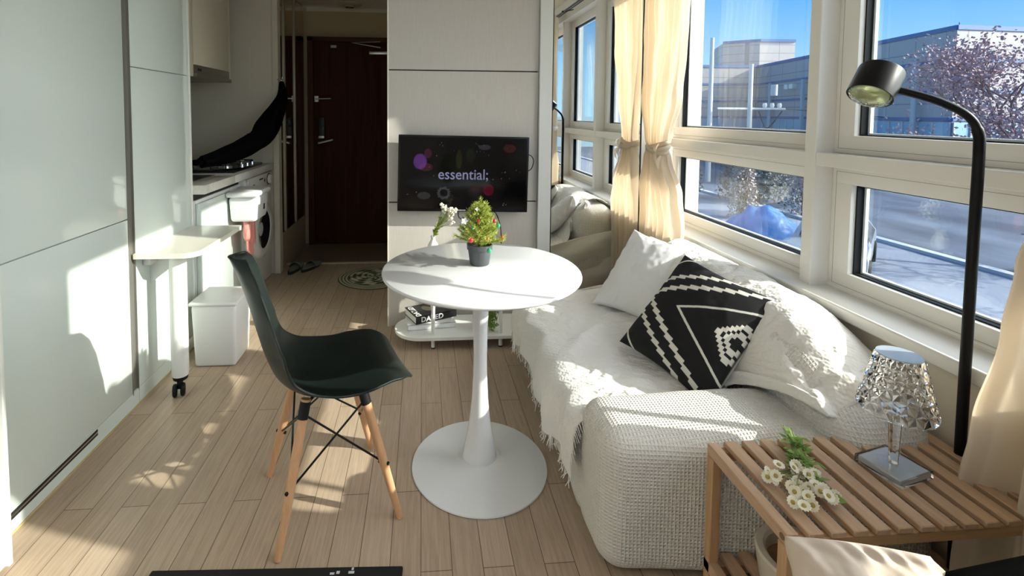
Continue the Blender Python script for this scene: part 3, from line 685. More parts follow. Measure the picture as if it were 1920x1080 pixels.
def add_ball(bm, c, r, s=6):
    bmesh.ops.create_icosphere(bm, subdivisions=2 if s > 5 else 1, radius=r, matrix=Matrix.Translation(c))
def rv(): return Vector((rnd.gauss(0, 1), rnd.gauss(0, 1), rnd.gauss(0, 1))).normalized()
vs_ = thing('bud_vase', 'small white vase with a leaning bunch of pale flowers, behind the round table', 'vase', (0.062, 2.66, 0.50))
obj('body', lathe([(0, 0.501), (0.030, 0.501), (0.036, 0.53), (0.028, 0.563), (0.014, 0.585), (0.012, 0.60), (0.016, 0.608), (0.010, 0.606), (0.008, 0.59)], 0.062, 2.66, 0, 28), mat('vase_white', (0.85, 0.84, 0.80), 0.25), vs_)
bs = bmesh.new(); bl = bmesh.new(); bf = bmesh.new()
for k in range(16):
    e = Vector((0.145+rnd.gauss(0, 0.022), 2.66+rnd.gauss(0, 0.02), 0.735+rnd.gauss(0, 0.028)))
    s = spline([(0.062, 2.66, 0.59), (0.078, 2.66, 0.645), e], 4); add_tube(bs, s, 0.0014, 5)
    for j in range(9): add_leaf(bl, s[2+j % 5] + rv()*0.004, (e-Vector((0.06, 2.66, 0.59))).normalized()+rv()*0.8, rv(), 0.024, 0.009)
    for j in range(5): add_ball(bf, e+rv()*0.014, 0.0058+rnd.random()*0.003, 4)
bnc = obj('stems', bs, Mstem, vs_); obj('leaves', bl, Mleaf2, bnc, False); obj('blossom', bf, Mpetal, bnc)
gp = thing('green_bunch', 'green leafy bunch standing on the lower rack board near the table stem', 'plant', (0.40, 2.66, 0.076))
bs = bmesh.new(); bl = bmesh.new(); bf = bmesh.new()
for k in range(20):
    b0 = Vector((0.385+rnd.gauss(0, 0.012), 2.66+rnd.gauss(0, 0.02), 0.079)); e = b0+Vector((rnd.gauss(0.012, 0.015), rnd.gauss(0, 0.015), 0.16+rnd.random()*0.06))
    add_tube(bs, [b0, e], 0.0013, 5)
    for j in range(8): add_leaf(bl, b0.lerp(e, rnd.random()), rv()+Vector((0, 0, 0.8)), rv(), 0.032, 0.012)
    if k % 3 == 0: add_ball(bf, e+rv()*0.01, 0.006, 4)
g_ = obj('stems', bs, Mstem, gp); obj('leaves', bl, Mleaf, gp, False); obj('blossom', bf, Mpetal, gp)

# ================================================================== round pedestal table and potted tree
TX, TY = 0.212, 1.711
tt = thing('round_table', 'round white pedestal table in the middle of the room', 'table', (TX, TY, 0))
Mtab = mat('table_lacquer', (0.82, 0.83, 0.84), 0.16, spec=0.5, coat=0.3)
obj('tabletop', lathe([(0, 0.706), (0.31, 0.706), (0.340, 0.712), (0.351, 0.719), (0.3525, 0.7235), (0.351, 0.728), (0.3485, 0.730), (0, 0.730)], TX, TY, 0, 128), Mtab, tt, angle=50)
obj('stem', lathe([(0, 0.030), (0.062, 0.030), (0.0625, 0.038), (0.056, 0.070), (0.046, 0.12), (0.037, 0.18), (0.030, 0.25), (0.0255, 0.34), (0.0245, 0.42), (0.0262, 0.52), (0.030, 0.60), (0.034, 0.67), (0.040, 0.700), (0.075, 0.706), (0, 0.706)], TX, TY, 0, 64), Mtab, tt, angle=60)
obj('base', lathe([(0, 0), (0.243, 0), (0.2455, 0.003), (0.244, 0.007), (0.20, 0.0115), (0.14, 0.018), (0.09, 0.026), (0.066, 0.034), (0.058, 0.04), (0, 0.04)], TX, TY, 0, 128), Mtab, tt, angle=60)
px_, py_ = 0.212, 1.758
pt = thing('potted_tree', 'little decorated evergreen in a dark grey pot on the round table', 'plant', (px_, py_, 0.73))
pot = obj('pot', lathe([(0, 0.7305), (0.033, 0.7305), (0.0355, 0.733), (0.043, 0.785), (0.0465, 0.787), (0.0475, 0.806), (0.044, 0.806), (0.042, 0.79), (0, 0.79)], px_, py_, 0, 40), mat('pot_grey', (0.075, 0.082, 0.086), 0.45), pt)
obj('trunk', lathe([(0.006, 0.78), (0.004, 0.90), (0, 0.95)], px_, py_, 0, 10), mat('bark', (0.16, 0.10, 0.05), 0.8), pt)
bn = bmesh.new(); bt = bmesh.new()
def needle(p, d, ln, w=0.0013):
    s = d.cross(Vector((0, 0, 1))); s = s.normalized() if s.length > 1e-4 else Vector((1, 0, 0)); n_ = s.cross(d)
    a = [bn.verts.new(p+s*w), bn.verts.new(p-s*w*0.5+n_*w), bn.verts.new(p-s*w*0.5-n_*w), bn.verts.new(p+d*ln)]
    bn.faces.new((a[0], a[1], a[3])); bn.faces.new((a[1], a[2], a[3])); bn.faces.new((a[2], a[0], a[3]))
tr = random.Random(5)
tw = []
for k in range(64):
    h = 0.802+0.122*(k/64)**0.9; rad = 0.092*(1-(max(0.0, h-0.805)/0.155)**1.1)*(0.8+0.3*tr.random()); a = k*2.399
    s0 = Vector((px_, py_, h-0.005)); e = s0+Vector((rad*math.cos(a), rad*math.sin(a), 0.024+0.02*tr.random())); tw.append((s0, e))
tw.append((Vector((px_, py_, 0.90)), Vector((px_+0.001, py_, 0.972)))); tw.append((Vector((px_, py_, 0.90)), Vector((px_-0.016, py_, 0.950)))); tw.append((Vector((px_, py_, 0.89)), Vector((px_+0.02, py_, 0.935))))
for s0, e in tw:
    m_ = s0.lerp(e, 0.5)+Vector((0, 0, -0.004)); c = spline([s0, m_, e], 6); add_tube(bt, c, 0.0015, 5)
    d = (e-s0).normalized(); nn = int(34+(e-s0).length*760)
    for j in range(nn):
        t = tr.random()**0.8; p = s0.lerp(e, t)+Vector((0, 0, -0.004*4*t*(1-t)))
        q = (d*0.9+Vector((tr.gauss(0, .6), tr.gauss(0, .6), tr.gauss(0.1, .6)))).normalized(); needle(p, q, 0.015+0.006*tr.random())
Mnee = mat('needles', (0.30, 0.42, 0.05), 0.55); tint(Mnee, (0.20, 0.30, 0.03), (0.58, 0.60, 0.12), 60)
tg = obj('twigs', bt, MATS['bark'], pt); obj('foliage', bn, Mnee, pt, False)
Mred = mat('bauble_red', (0.55, 0.02, 0.03), 0.2, coat=0.5); Mgrn = mat('bauble_green', (0.02, 0.36, 0.16), 0.25, coat=0.5); Mwb = mat('bow_white', (0.85, 0.85, 0.85), 0.6)
def bauble(x, y, z, r, m):
    bm = bmesh.new(); bmesh.ops.create_uvsphere(bm, u_segments=20, v_segments=12, radius=r, matrix=Matrix.Translation((x, y, z))); add_lathe(bm, [(0.0025, 0), (0.0025, 0.004), (0, 0.004)], x, y, z+r-0.001, 8)
    obj('bauble', bm, m, pt)
for (dx, dy, z, r, m_) in ((-0.040, -0.070, 0.838, 0.0095, Mred), (0.080, -0.02, 0.828, 0.009, Mred), (0.048, -0.035, 0.896, 0.007, Mred), (0.027, -0.062, 0.796, 0.0095, Mgrn), (0.062, -0.035, 0.880, 0.008, Mgrn), (-0.012, -0.055, 0.902, 0.006, Mred), (-0.030, -0.05, 0.874, 0.006, Mgrn), (0.02, -0.075, 0.842, 0.006, mat('bauble_gold', (0.6, 0.35, 0.08), 0.3, 0.5))):
    bauble(px_+dx, py_+dy, z, r, m_)
bm = bmesh.new(); bm2_ = bmesh.new()
for q in range(5): a = 2*PI*q/5; add_leaf(bm, (px_-0.060, py_-0.04, 0.900), (math.cos(a), -0.3, math.sin(a)), (0, -1, 0), 0.014, 0.010)
for q in range(4): a = 2*PI*q/4; add_leaf(bm2_, (px_-0.014, py_-0.03, 0.940), (math.cos(a), -0.3, math.sin(a)), (0, -1, 0), 0.009, 0.006)
obj('ribbon', bm, Mwb, pt, False); obj('ribbon', bm2_, Mwb, pt, False)

# ================================================================== chair
chair = thing('shell_chair', 'black moulded shell chair on four splayed wooden legs by the round table', 'chair', (-0.30, 1.60, 0))
CR = Matrix.Translation((-0.30, 1.60, 0)) @ Matrix.Rotation(0.355, 4, 'Z')       # local x forward, y to the far side
prof = spline([(0.238, 0, 0.398), (0.230, 0, 0.420), (0.195, 0, 0.437), (0.12, 0, 0.438), (0.03, 0, 0.427), (-0.06, 0, 0.422), (-0.125, 0, 0.436), (-0.172, 0, 0.475), (-0.200, 0, 0.535), (-0.222, 0, 0.61), (-0.245, 0, 0.70), (-0.272, 0, 0.785), (-0.292, 0, 0.835), (-0.300, 0, 0.848)], 8)
def hw(t):
    pts_ = [(0, 0.10), (0.03, 0.155), (0.09, 0.192), (0.20, 0.212), (0.35, 0.214), (0.46, 0.205), (0.55, 0.200), (0.70, 0.196), (0.82, 0.182), (0.90, 0.160), (0.96, 0.122), (1.0, 0.05)]
    for (a, x), (b, y) in zip(pts_, pts_[1:]):
        if t <= b:
            k = (t-a)/(b-a); k = k*k*(3-2*k)*0.3+k*0.7; return x+(y-x)*k
    return 0.05
arc = [0]
for a, b in zip(prof, prof[1:]): arc.append(arc[-1]+(b-a).length)
def shell(u, v):
    t = u; s = t*arc[-1]; i = 0
    while i < len(arc)-2 and arc[i+1] < s: i += 1
    k = (s-arc[i])/(arc[i+1]-arc[i]); p = prof[i].lerp(prof[i+1], min(1, max(0, k)))
    y = (v*2-1); w_ = hw(t); seat = max(0, 1-t/0.55); back = min(1, max(0, (t-0.42)/0.25))
    mid = math.exp(-((t-0.45)/0.16)**2)
    z = p.z + abs(y)**2.4*(0.022*seat+0.038*mid); x = p.x + abs(y)**2.2*(0.050*back+0.030*mid)
    if t < 0.12: z -= abs(y)**3*0.012*(1-t/0.12)
    return CR @ Vector((x, y*w_, z))
sh = obj('seat_shell', grid(shell, 90, 45), mat('shell_black', (0.010, 0.016, 0.014), 0.36, spec=0.35), chair); solid(sh, 0.007, -1)
bv = sh.modifiers.new('bevel', 'BEVEL'); bv.width = 0.003; bv.segments = 2; bv.limit_method = 'ANGLE'; bv.angle_limit = math.radians(50)
Mleg = wood('beech_leg', (0.62, 0.36, 0.19), (0.52, 0.28, 0.14), 0.4, 'Z', 60)
legs = {}
for (sx, sy) in ((-1, -1), (-1, 1), (1, -1), (1, 1)):
    top = CR @ Vector((sx*0.085-0.005, sy*0.100, 0.412)); ft_ = CR @ Vector((sx*0.182, sy*0.18, 0.0)); legs[sx, sy] = (top, ft_)
    lg = obj('leg', tube([ft_+Vector((0, 0, 0.001)), ft_.lerp(top, 0.5), top], [0.0105, 0.0145, 0.0150], 16), Mleg, chair)
    d = (top-ft_).normalized()
    obj('leg_cap', tube([ft_.lerp(top, 0.87), ft_.lerp(top, 0.985)], 0.0162, 16), Mblack, lg)
    bm = bmesh.new(); c = ft_.lerp(top, 0.42); o_ = (CR.to_3x3() @ Vector((sx, sy, 0))).normalized()
    add_tube(bm, [c-o_*0.018, c+o_*0.018], 0.0055, 10); obj('bolt', bm, Mblack, lg)
Mwire = mat('black_wire', (0.012, 0.012, 0.012), 0.3, 0.4)
for a, b in (((-1, -1), (1, -1)), ((-1, 1), (1, 1)), ((-1, -1), (-1, 1)), ((1, -1), (1, 1))):
    for p, q in ((a, b), (b, a)):
        lo = legs[p][1].lerp(legs[p][0], 0.42); hi = legs[q][1].lerp(legs[q][0], 0.90)
        obj('cross_wire', tube([lo, hi], 0.0033, 8), Mwire, chair)
bm = bmesh.new()
for a, b in (((-1, -1), (1, 1)), ((-1, 1), (1, -1))): add_tube(bm, [legs[a][1].lerp(legs[a][0], 0.96), legs[b][1].lerp(legs[b][0], 0.96)], 0.005, 8)
obj('under_frame', bm, Mwire, chair)

# ================================================================== sofa and what lies on it
def rbox(x0, x1, y0, y1, z0, z1, r, n=18, deform=None):
    bm = bmesh.new(); bmesh.ops.create_cube(bm, size=2)
    bmesh.ops.subdivide_edges(bm, edges=bm.edges[:], cuts=n, use_grid_fill=True)
    c = Vector(((x0+x1)/2, (y0+y1)/2, (z0+z1)/2)); h = Vector(((x1-x0)/2, (y1-y0)/2, (z1-z0)/2))
    for v in bm.verts:
        # finer spacing near the edges, then the rounded box
        q = Vector([math.copysign(1-(1-abs(a))**1.5 if abs(a) < 1 else 1, a) for a in v.co])
        p = Vector((q.x*h.x, q.y*h.y, q.z*h.z)); i = Vector([max(-h[k]+r, min(h[k]-r, p[k])) for k in range(3)])
        d = p-i
        if d.length > 1e-9: p = i+d.normalized()*r*min(1, max(abs(d.x), abs(d.y), abs(d.z))/r*1.0) if d.length < r else i+d.normalized()*r
        v.co = c+p
        if deform: v.co = deform(v.co.copy())
    return bm
Mcov = mat('slipcover', (0.80, 0.77, 0.70), 0.9, sheen=0.3); waffle(Mcov, 0.020, 0.9, 0.004)
Mcovs = mat('slipcover_smooth', (0.79, 0.76, 0.68), 0.9, sheen=0.3); noise_bump(Mcovs, 120, 0.4, 0.001)
sofa = thing('sofa', 'small sofa under a cream waffle slipcover beneath the window', 'sofa', (0.95, 1.85, 0))
def skew(p):
    t = max(0, min(1, (p.x-0.5)/0.9))
    if p.y < 1.36: p.y -= 0.115*t*min(1, (1.36-p.y)/0.1)
    f = 0.006*fbm(p.x, p.y, p.z, 3.2, 3)
    p.z += f + 0.012*math.sin(PI*t)*(1 if p.z > 0.3 else 0) - (0.0 if p.x < 1.15 else 0.08*(p.x-1.15)/0.25*(1 if p.z > 0.35 else 0)*(1 if p.y < 1.3 else 0.3))
    p.x += 0.5*f
    return p
obj('armrest', rbox(0.492, 1.388, 1.238, 1.475, 0.008, 0.408, 0.070, 34, skew), Mcov, sofa)
def sag(p):
    p.z += 0.006*fbm(p.x, p.y, p.z, 3, 3) - 0.010*math.exp(-((p.x-0.85)/0.25)**2)*(p.z > 0.2)
    p.x += 0.010*fbm(p.y, p.z, 1, 3.5, 3)*(p.x < 0.7)
    if p.x < 0.7: p.x += 0.012*(0.33-p.z)*0 + 0.03*max(0, (p.y-2.0))/0.46
    return p
obj('seat', rbox(0.505, 1.385, 1.44, 2.47, 0.006, 0.334, 0.045, 34, sag), Mcov, sofa)
def backd(p):
    t = max(0, (1.52-p.y)/0.36); h = max(0, (p.z-0.2)/0.44)
    p.z -= 0.17*h*min(1.25, t)**1.3
    p.z += 0.010*fbm(p.x, p.y, p.z, 4, 3)+0.012*math.sin(p.y*6.5)*h; p.x += 0.012*fbm(p.x+3, p.y, p.z, 4, 2) - 0.05*(1-h)*(p.x < 1.25)
    return p
obj('backrest', rbox(1.105, 1.390, 1.13, 2.46, 0.05, 0.622, 0.105, 34, backd), Mcov, sofa)
# the far flank where the cover is pulled in long creases
def flank(u, v):
    x = 0.505+u*0.86; top = 0.335+0.20*max(0, (u-0.25))**1.1
    z = 0.03+v*(top-0.03); y = 2.474+0.012*math.sin(v*11-u*9)+0.008*nz(u*5, v*7, 2)
    return Vector((x, y, z))
fk = obj('side_drape', grid(flank, 60, 50), Mcovs, sofa); solid(fk, 0.004)
Mthrow = mat('throw_knit', (0.82, 0.80, 0.75), 0.92, sheen=0.4)
cv = coords(Mthrow); s1 = N(Mthrow, 'ShaderNodeTexVoronoi', Scale=95); L(Mthrow, cv, s1.inputs['Vector'])
s2 = N(Mthrow, 'ShaderNodeTexWave', Scale=26, Distortion=3.0, Detail=2); s2.bands_direction = 'DIAGONAL'; L(Mthrow, cv, s2.inputs['Vector'])
bump(Mthrow, mathn(Mthrow, 'ADD', mathn(Mthrow, 'MULTIPLY', s1.outputs['Distance'], 0.9), mathn(Mthrow, 'MULTIPLY', s2.outputs['Fac'], 0.25)), 0.7, 0.003)
th = thing('throw_blanket', 'rumpled off-white lace throw spread over sofa seat and backrest', 'blanket', (0.95, 1.9, 0.35))
path = spline([(1.372, 0, 0.622), (1.30, 0, 0.650), (1.20, 0, 0.636), (1.120, 0, 0.570), (1.085, 0, 0.500), (1.04, 0, 0.400), (0.97, 0, 0.356), (0.85, 0, 0.346), (0.70, 0, 0.348), (0.575, 0, 0.350), (0.512, 0, 0.336), (0.488, 0, 0.29), (0.480, 0, 0.24), (0.475, 0, 0.19), (0.474, 0, 0.135)], 10)
al = [0]
for a, b in zip(path, path[1:]): al.append(al[-1]+(b-a).length)
def throw(u, v):
    s = u*al[-1]; i = 0
    while i < len(al)-2 and al[i+1] < s: i += 1
    k = (s-al[i])/(al[i+1]-al[i]); p = path[i].lerp(path[i+1], k)
    q = min(1, max(0, (u-0.26)/0.16)); q = q*q*(3-2*q); q2 = min(1, max(0, (u-0.66)/0.1))
    y0 = 1.20*(1-q)+1.492*q - 0.075*q2; y1 = 2.30*(1-q)+2.47*q
    y = y0+(y1-y0)*v+0.02*nz(u*9, v*3, 5)
    hang = min(1, max(0, (u-0.74)/0.1)); bk = 1-min(1, max(0, (u-0.22)/0.12))
    wr = 0.011*fbm(u*8, v*7, 1.3, 1.0, 4) + 0.009*abs(fbm(u*5+v*9, v*14-u*6, 4, 1.0, 3))
    off = 0.008+abs(wr)*1.2
    p = Vector((p.x, y, p.z))
    if bk > 0:
        t = max(0, (1.55-y)/0.36); p.z -= 0.155*min(1.2, t)**1.3*bk*max(0.25, (p.z-0.2)/0.44)
    # hanging part: soft vertical folds
    p.x -= hang*(0.010+0.012*math.sin(v*31+2*nz(v*4, 0, 2))*min(1, hang)+0.02*fbm(v*5, u*5, 9, 1, 2))
    p.z += off*(1-hang*0.7) + hang*(0.075*max(0, nz(v*3.2, 1, 8)+0.25)+0.035*math.sin(v*13))*max(0, (u-0.80)/0.2)
    p.x -= off*(0.6 if u < 0.42 else 0.2)
    # rolled hem on the arm and a few tucks over the seat
    if v < 0.07 and u < 0.42: p.z += 0.016*math.sin(v/0.07*PI)
    p.z += 0.010*math.exp(-((v*1.0-0.52-0.2*math.sin(u*5))/0.03)**2)*(1-hang)
    return p
tb_ = obj('cloth', grid(throw, 230, 200), Mthrow, th); solid(tb_, 0.004)
bm = bmesh.new(); fr = random.Random(9)
for k in range(110):
    v = (k+0.5)/110; p = throw(1.0, v); ln = 0.022+fr.random()*0.022
    add_tube(bm, [p, p+Vector((fr.gauss(-0.003, 0.004), fr.gauss(0, 0.005), -ln*0.6)), p+Vector((fr.gauss(-0.004, 0.006), fr.gauss(0, 0.008), -ln))], [0.0014, 0.0018, 0.0008], 5)
for k in range(60):
    u = 0.45+0.5*k/60; p = throw(u, 0.0); add_tube(bm, [p, p+Vector((fr.gauss(0, 0.006), -0.018-fr.random()*0.014, -0.006 if u < 0.75 else -0.015))], [0.0015, 0.0008], 5)
obj('fringe', bm, Mthrow, th, kind='stuff')
for v, dz in ((0.50, 0), (0.20, 0.01), (0.82, 0)):
    bm = bmesh.new(); p = throw(0.985, v)
    for j in range(14): add_tube(bm, [p, p+Vector((fr.gauss(-0.006, 0.006), fr.gauss(0, 0.01), -0.045-dz))], [0.003, 0.001], 5)
    obj('tassel', bm, Mthrow, th)

def pillow4(TL, TR, BR, BL, thick, seed, n=120, colfn=None, pinch=0.055, wr=0.006, flange=0.0):
    TL, TR, BR, BL = map(Vector, (TL, TR, BR, BL)); nrm = (TR-BL).cross(TL-BR).normalized()
    bm = bmesh.new(); lay = bm.verts.layers.float_color.new('pattern') if colfn else None
    sides = []
    for sgn in (1, -1):
        g = []
        for i in range(n):
            row = []
            for j in range(n):
                u = i/(n-1); v = j/(n-1); a = 2*u-1; b = 2*v-1
                # the edges draw in between the corners
                a2 = a*(1-pinch*(1-b*b)*abs(a)**3*1.6); b2 = b*(1-pinch*(1-a*a)*abs(b)**3*1.6)
                uu = (a2+1)/2; vv = (b2+1)/2
                p = (BL*(1-uu)+BR*uu)*(1-vv)+(TL*(1-uu)+TR*uu)*vv
                k = (max(0, 1-a*a)**0.46)*(max(0, 1-b*b)**0.46)
                e = 1-max(abs(a), abs(b))
                w_ = wr*fbm(u*4+seed, v*4, seed, 1.0, 3)*min(1, e*8) + wr*0.9*math.sin(math.atan2(b, a)*22+seed)*math.exp(-((e-0.10)/0.09)**2)*0.5
                p = p+nrm*sgn*(thick/2*k+w_*0.8*(1 if k > 0.05 else 0)+0.0012)
                if sgn < 0 and (i in (0, n-1) or j in (0, n-1)): row.append(sides[0][i][j]); continue
                q = bm.verts.new(p); row.append(q)
                if lay: q[lay] = (*colfn(u, v, sgn), 1)
            g.append(row)
        sides.append(g)
    for g, fl in ((sides[0], False), (sides[1], True)):
        for i in range(n-1):
            for j in range(n-1):
                f = (g[i][j], g[i+1][j], g[i+1][j+1], g[i][j+1])
                try: bm.faces.new(f[::-1] if fl else f)
                except ValueError: pass
    return bm
Mpil = mat('pillow_cotton', (0.82, 0.82, 0.82), 0.85, sheen=0.2); noise_bump(Mpil, 300, 0.25, 0.0006)
p1 = obj('pillow', pillow4((1.080, 2.385, 0.700), (1.262, 2.11, 0.655), (1.00, 1.98, 0.375), (0.825, 2.265, 0.368), 0.14, 3, 90, wr=0.009), Mpil)
tag(p1, 'plain white pillow propped up left of the patterned cushion', 'pillow')
p2 = obj('pillow', pillow4((1.17, 2.40, 0.66), (1.335, 2.13, 0.655), (1.20, 2.05, 0.39), (1.03, 2.34, 0.39), 0.10, 8, 80, wr=0.010), Mpil)
tag(p2, 'second white pillow, only its top peeks out behind the first one', 'pillow')
# patterned cushion: u runs from the lower corner to the left corner, v from the lower corner to the right corner
Bc, Lc, Rc, Tc = (0.905, 1.430, 0.352), (0.782, 1.832, 0.386), (1.225, 1.530, 0.648), (1.082, 1.905, 0.706)
def tri(x): return abs((x % 1.0)-0.5)*2
def pat(v_, u_, sgn):
    # here the grid's first axis is v (to the right corner), the second is u (to the left corner)
    cream = (0.72, 0.70, 0.62); blk = (0.006, 0.006, 0.007)
    if sgn < 0: return (0.66, 0.62, 0.54)
    u, v = u_, v_; d = abs(v-0.5)*2; c = blk
    w_ = u+0.95*d
    if abs(w_-0.60) < 0.021: c = cream
    if abs((1-u)+min(v, 1-v)*1.3-0.17) < 0.016: c = cream
    zz = tri(d*11.0)*0.050
    for w0, hwid in ((1.00, 0.044), (1.27, 0.040)):
        if abs(w_-w0-zz+0.02) < hwid: c = cream
    # stepped end pieces near the lower and right corners
    # stepped diamond
    su = math.floor(abs(u-0.04)*40); sv = math.floor(d*0.5*40); r = su+sv
    if r <= 6 and u > 0.0:
        c = cream if r in (2, 3, 5, 6) else blk
        if r == 4: c = blk
    if u > 0.985-0.0 or w_ > 1.86: c = blk
    return c
bmc = pillow4(Lc, Tc, Rc, Bc, 0.15, 5, 300, pat, pinch=0.05, wr=0.004)
Mpat = attrmat('cushion_print', 0.85); noise_bump(Mpat, 400, 0.2, 0.0005)
cu_ = obj('patterned_cushion', bmc, Mpat); tag(cu_, 'black cushion with cream zigzag and chevron pattern leaning on the sofa', 'cushion')

# ================================================================== slatted side table and what stands on it
sdt = thing('side_table', 'slatted light wood side table beside the sofa arm', 'table', (1.06, 1.05, 0))
Mbam = wood('pine_slat', (0.62, 0.43, 0.29), (0.50, 0.32, 0.20), 0.5, 'Y', 55)
Mbamz = wood('pine_leg', (0.60, 0.39, 0.22), (0.48, 0.28, 0.14), 0.5, 'Z', 55)
Mbamx = wood('pine_rail', (0.56, 0.36, 0.20), (0.44, 0.26, 0.13), 0.5, 'X', 55)
X0, X1, Y0, Y1, ZT = 0.752, 1.385, 0.905, 1.188, 0.420
for zt in (ZT, 0.11):
    bm = bmesh.new()
    nsl = 12; pitch = (X1-X0-0.030)/nsl
    for k in range(nsl): 
        x = X0+0.030+pitch*(k+0.30); add_box(bm, x, x+0.034, Y0-0.004, Y1+0.002, zt-0.014, zt, 0.002, 1)
    obj('slats', bm, Mbam, sdt)
    obj('side_rail', bx(X0, X0+0.026, Y0, Y1, zt-0.030, zt-0.001, 0.002, 1), Mbam, sdt)
    obj('side_rail', bx(X1-0.026, X1, Y0, Y1, zt-0.030, zt-0.001, 0.002, 1), Mbam, sdt)
    for y in (Y0, Y1-0.022): obj('cross_rail', bx(X0+0.026, X1-0.026, y, y+0.022, zt-0.040, zt-0.0145, 0.002, 1), Mbamx, sdt)
for x in (X0, X1-0.026):
    for y in (Y0, Y1-0.026):
        l_ = obj('leg', bx(x, x+0.026, y, y+0.026, 0, ZT-0.0315, 0.002, 1), Mbamz, sdt)
obj('dowel', lathe([(0, 0), (0.007, 0), (0.007, 0.001), (0, 0.001)], 0, 0, 0, 16, Matrix.Translation((X0-0.0002, Y0+0.013, ZT-0.016)) @ Matrix.Rotation(-PI/2, 4, 'Y')), mat('dowel_dark', (0.22, 0.12, 0.06), 0.7), sdt)
bk = thing('planter_bucket', 'cream round bucket with a brown inside, on the lower slats of the side table', 'bucket', (0.915, 1.05, 0.11))
obj('shell', lathe([(0, 0.112), (0.072, 0.112), (0.082, 0.14), (0.092, 0.205), (0.094, 0.214), (0.090, 0.220), (0.076, 0.220), (0.070, 0.214), (0.068, 0.185)], 0.915, 1.06, 0, 64), mat('bucket_cream', (0.66, 0.60, 0.50), 0.5), bk)
obj('inside', lathe([(0, 0.186), (0.0685, 0.186)], 0.915, 1.06, 0, 48), wood('bucket_brown', (0.30, 0.18, 0.08), (0.22, 0.12, 0.05), 0.6, 'X', 40), bk)

Mcry = mat('crystal', (1, 1, 1), 0.02, trans=1.0, ior=1.30)
cl = thing('crystal_lamp', 'clear faceted table lamp on the slatted side table', 'lamp', (1.148, 1.060, 0.42))
LR = Matrix.Translation((1.148, 1.060, 0.421)) @ Matrix.Rotation(0.24, 4, 'Z')
bm = bmesh.new(); add_box(bm, -0.057, 0.057, -0.052, 0.052, 0.0, 0.019, 0.003, 2, LR); obj('base', bm, Mcry, cl)
bm = bmesh.new(); add_box(bm, -0.050, 0.050, -0.045, 0.045, 0.004, 0.014, 0.001, 1, LR); obj('base_core', bm, mat('base_silver', (0.62, 0.66, 0.70), 0.25, 0.3), cl)
obj('stem', lathe([(0, 0.0195), (0.010, 0.0195), (0.0115, 0.06), (0.0145, 0.14), (0.0145, 0.150), (0, 0.150)], 0, 0, 0, 8, LR), Mcry, cl, angle=10)
def shade():
    bm = bmesh.new(); nf = 16; nr = 6; z0, z1, r0, r1 = 0.150, 0.287, 0.0770, 0.0440
    rows = []
    for i in range(nr+1):
        t = i/nr; r = r0+(r1-r0)*t+0.0016*math.sin(t*PI*3)**2; row = []
        for k in range(nf):
            a = 2*PI*(k+(0.5 if i % 2 else 0))/nf; row.append(bm.verts.new((r*math.cos(a), r*math.sin(a), z0+(z1-z0)*t)))
        rows.append(row)
    for i in range(nr):
        A_, B_ = rows[i], rows[i+1]; o = 1 if i % 2 else 0
        for k in range(nf):
            # each cell is a shallow pyramid, so light breaks up in it as in cut glass
            for tri_ in ((A_[k], A_[(k+1) % nf], B_[(k+o) % nf]), (B_[k], B_[(k-1) % nf], A_[(k-(0 if not o else 0)) % nf]) if not o else (B_[k], B_[(k+1) % nf], A_[k])):
                c = sum((v.co for v in tri_), Vector())/3; n_ = Vector((c.x, c.y, 0)).normalized(); p = bm.verts.new(c+n_*0.0040)
                for q in range(3): bm.faces.new((tri_[q], tri_[(q+1) % 3], p))
    inner = []
    for (z, r) in ((z0, r0-0.0022), (z1, r1-0.0022)):
        inner.append([bm.verts.new((r*math.cos(2*PI*k/nf), r*math.sin(2*PI*k/nf), z)) for k in range(nf)])
    for k in range(nf):
        k2 = (k+1) % nf
        bm.faces.new((inner[0][k], inner[1][k], inner[1][k2], inner[0][k2])); bm.faces.new((rows[0][k], rows[0][k2], inner[0][k2], inner[0][k])); bm.faces.new((rows[-1][k], inner[1][k], inner[1][k2], rows[-1][k2]))
    for v in bm.verts: v.co = LR @ v.co
    return bm
shd = obj('shade', shade(), Mcry, cl, False)
obj('shade_top', lathe([(0, 0.286), (0.044, 0.286), (0.0445, 0.289), (0, 0.289)], 0, 0, 0, 44, LR), mat('frost_disc', (0.80, 0.88, 0.95), 0.15, trans=0.5), cl)
obj('light_unit', lathe([(0, 0.151), (0.016, 0.151), (0.018, 0.156), (0, 0.158)], 0, 0, 0, 24, LR), MATS['base_silver'], cl)

fb = thing('flower_bunch', 'cut bunch of small cream daisies lying on the slatted side table', 'flowers', (0.90, 1.0, 0.425))
bs = bmesh.new(); bl = bmesh.new(); fr = random.Random(21)
heads = []
for k in range(32):
    cxx = 0.800+fr.random()*0.105; cyy = 0.925+fr.random()*0.125
    if k < 5: cxx, cyy = 0.885+fr.random()*0.045, 1.02+fr.random()*0.03
    if math.hypot(cxx-0.76, cyy-1.12) < 0.08: cyy -= 0.06
    if any(math.hypot(cxx-h[0], cyy-h[1]) < 0.012 for h in heads): cxx += 0.014
    heads.append((cxx, cyy, 0.436+fr.random()*0.022))
fork = Vector((0.925, 1.075, 0.433)); tail = Vector((0.985, 1.205, 0.438))
for hx, hy, hz in heads:
    add_tube(bs, spline([tail+Vector((fr.gauss(0, .004), fr.gauss(0, .004), 0)), fork+Vector((fr.gauss(0, .008), fr.gauss(0, .005), fr.random()*0.01)), (hx, hy, hz-0.004)], 5), 0.0013, 5)
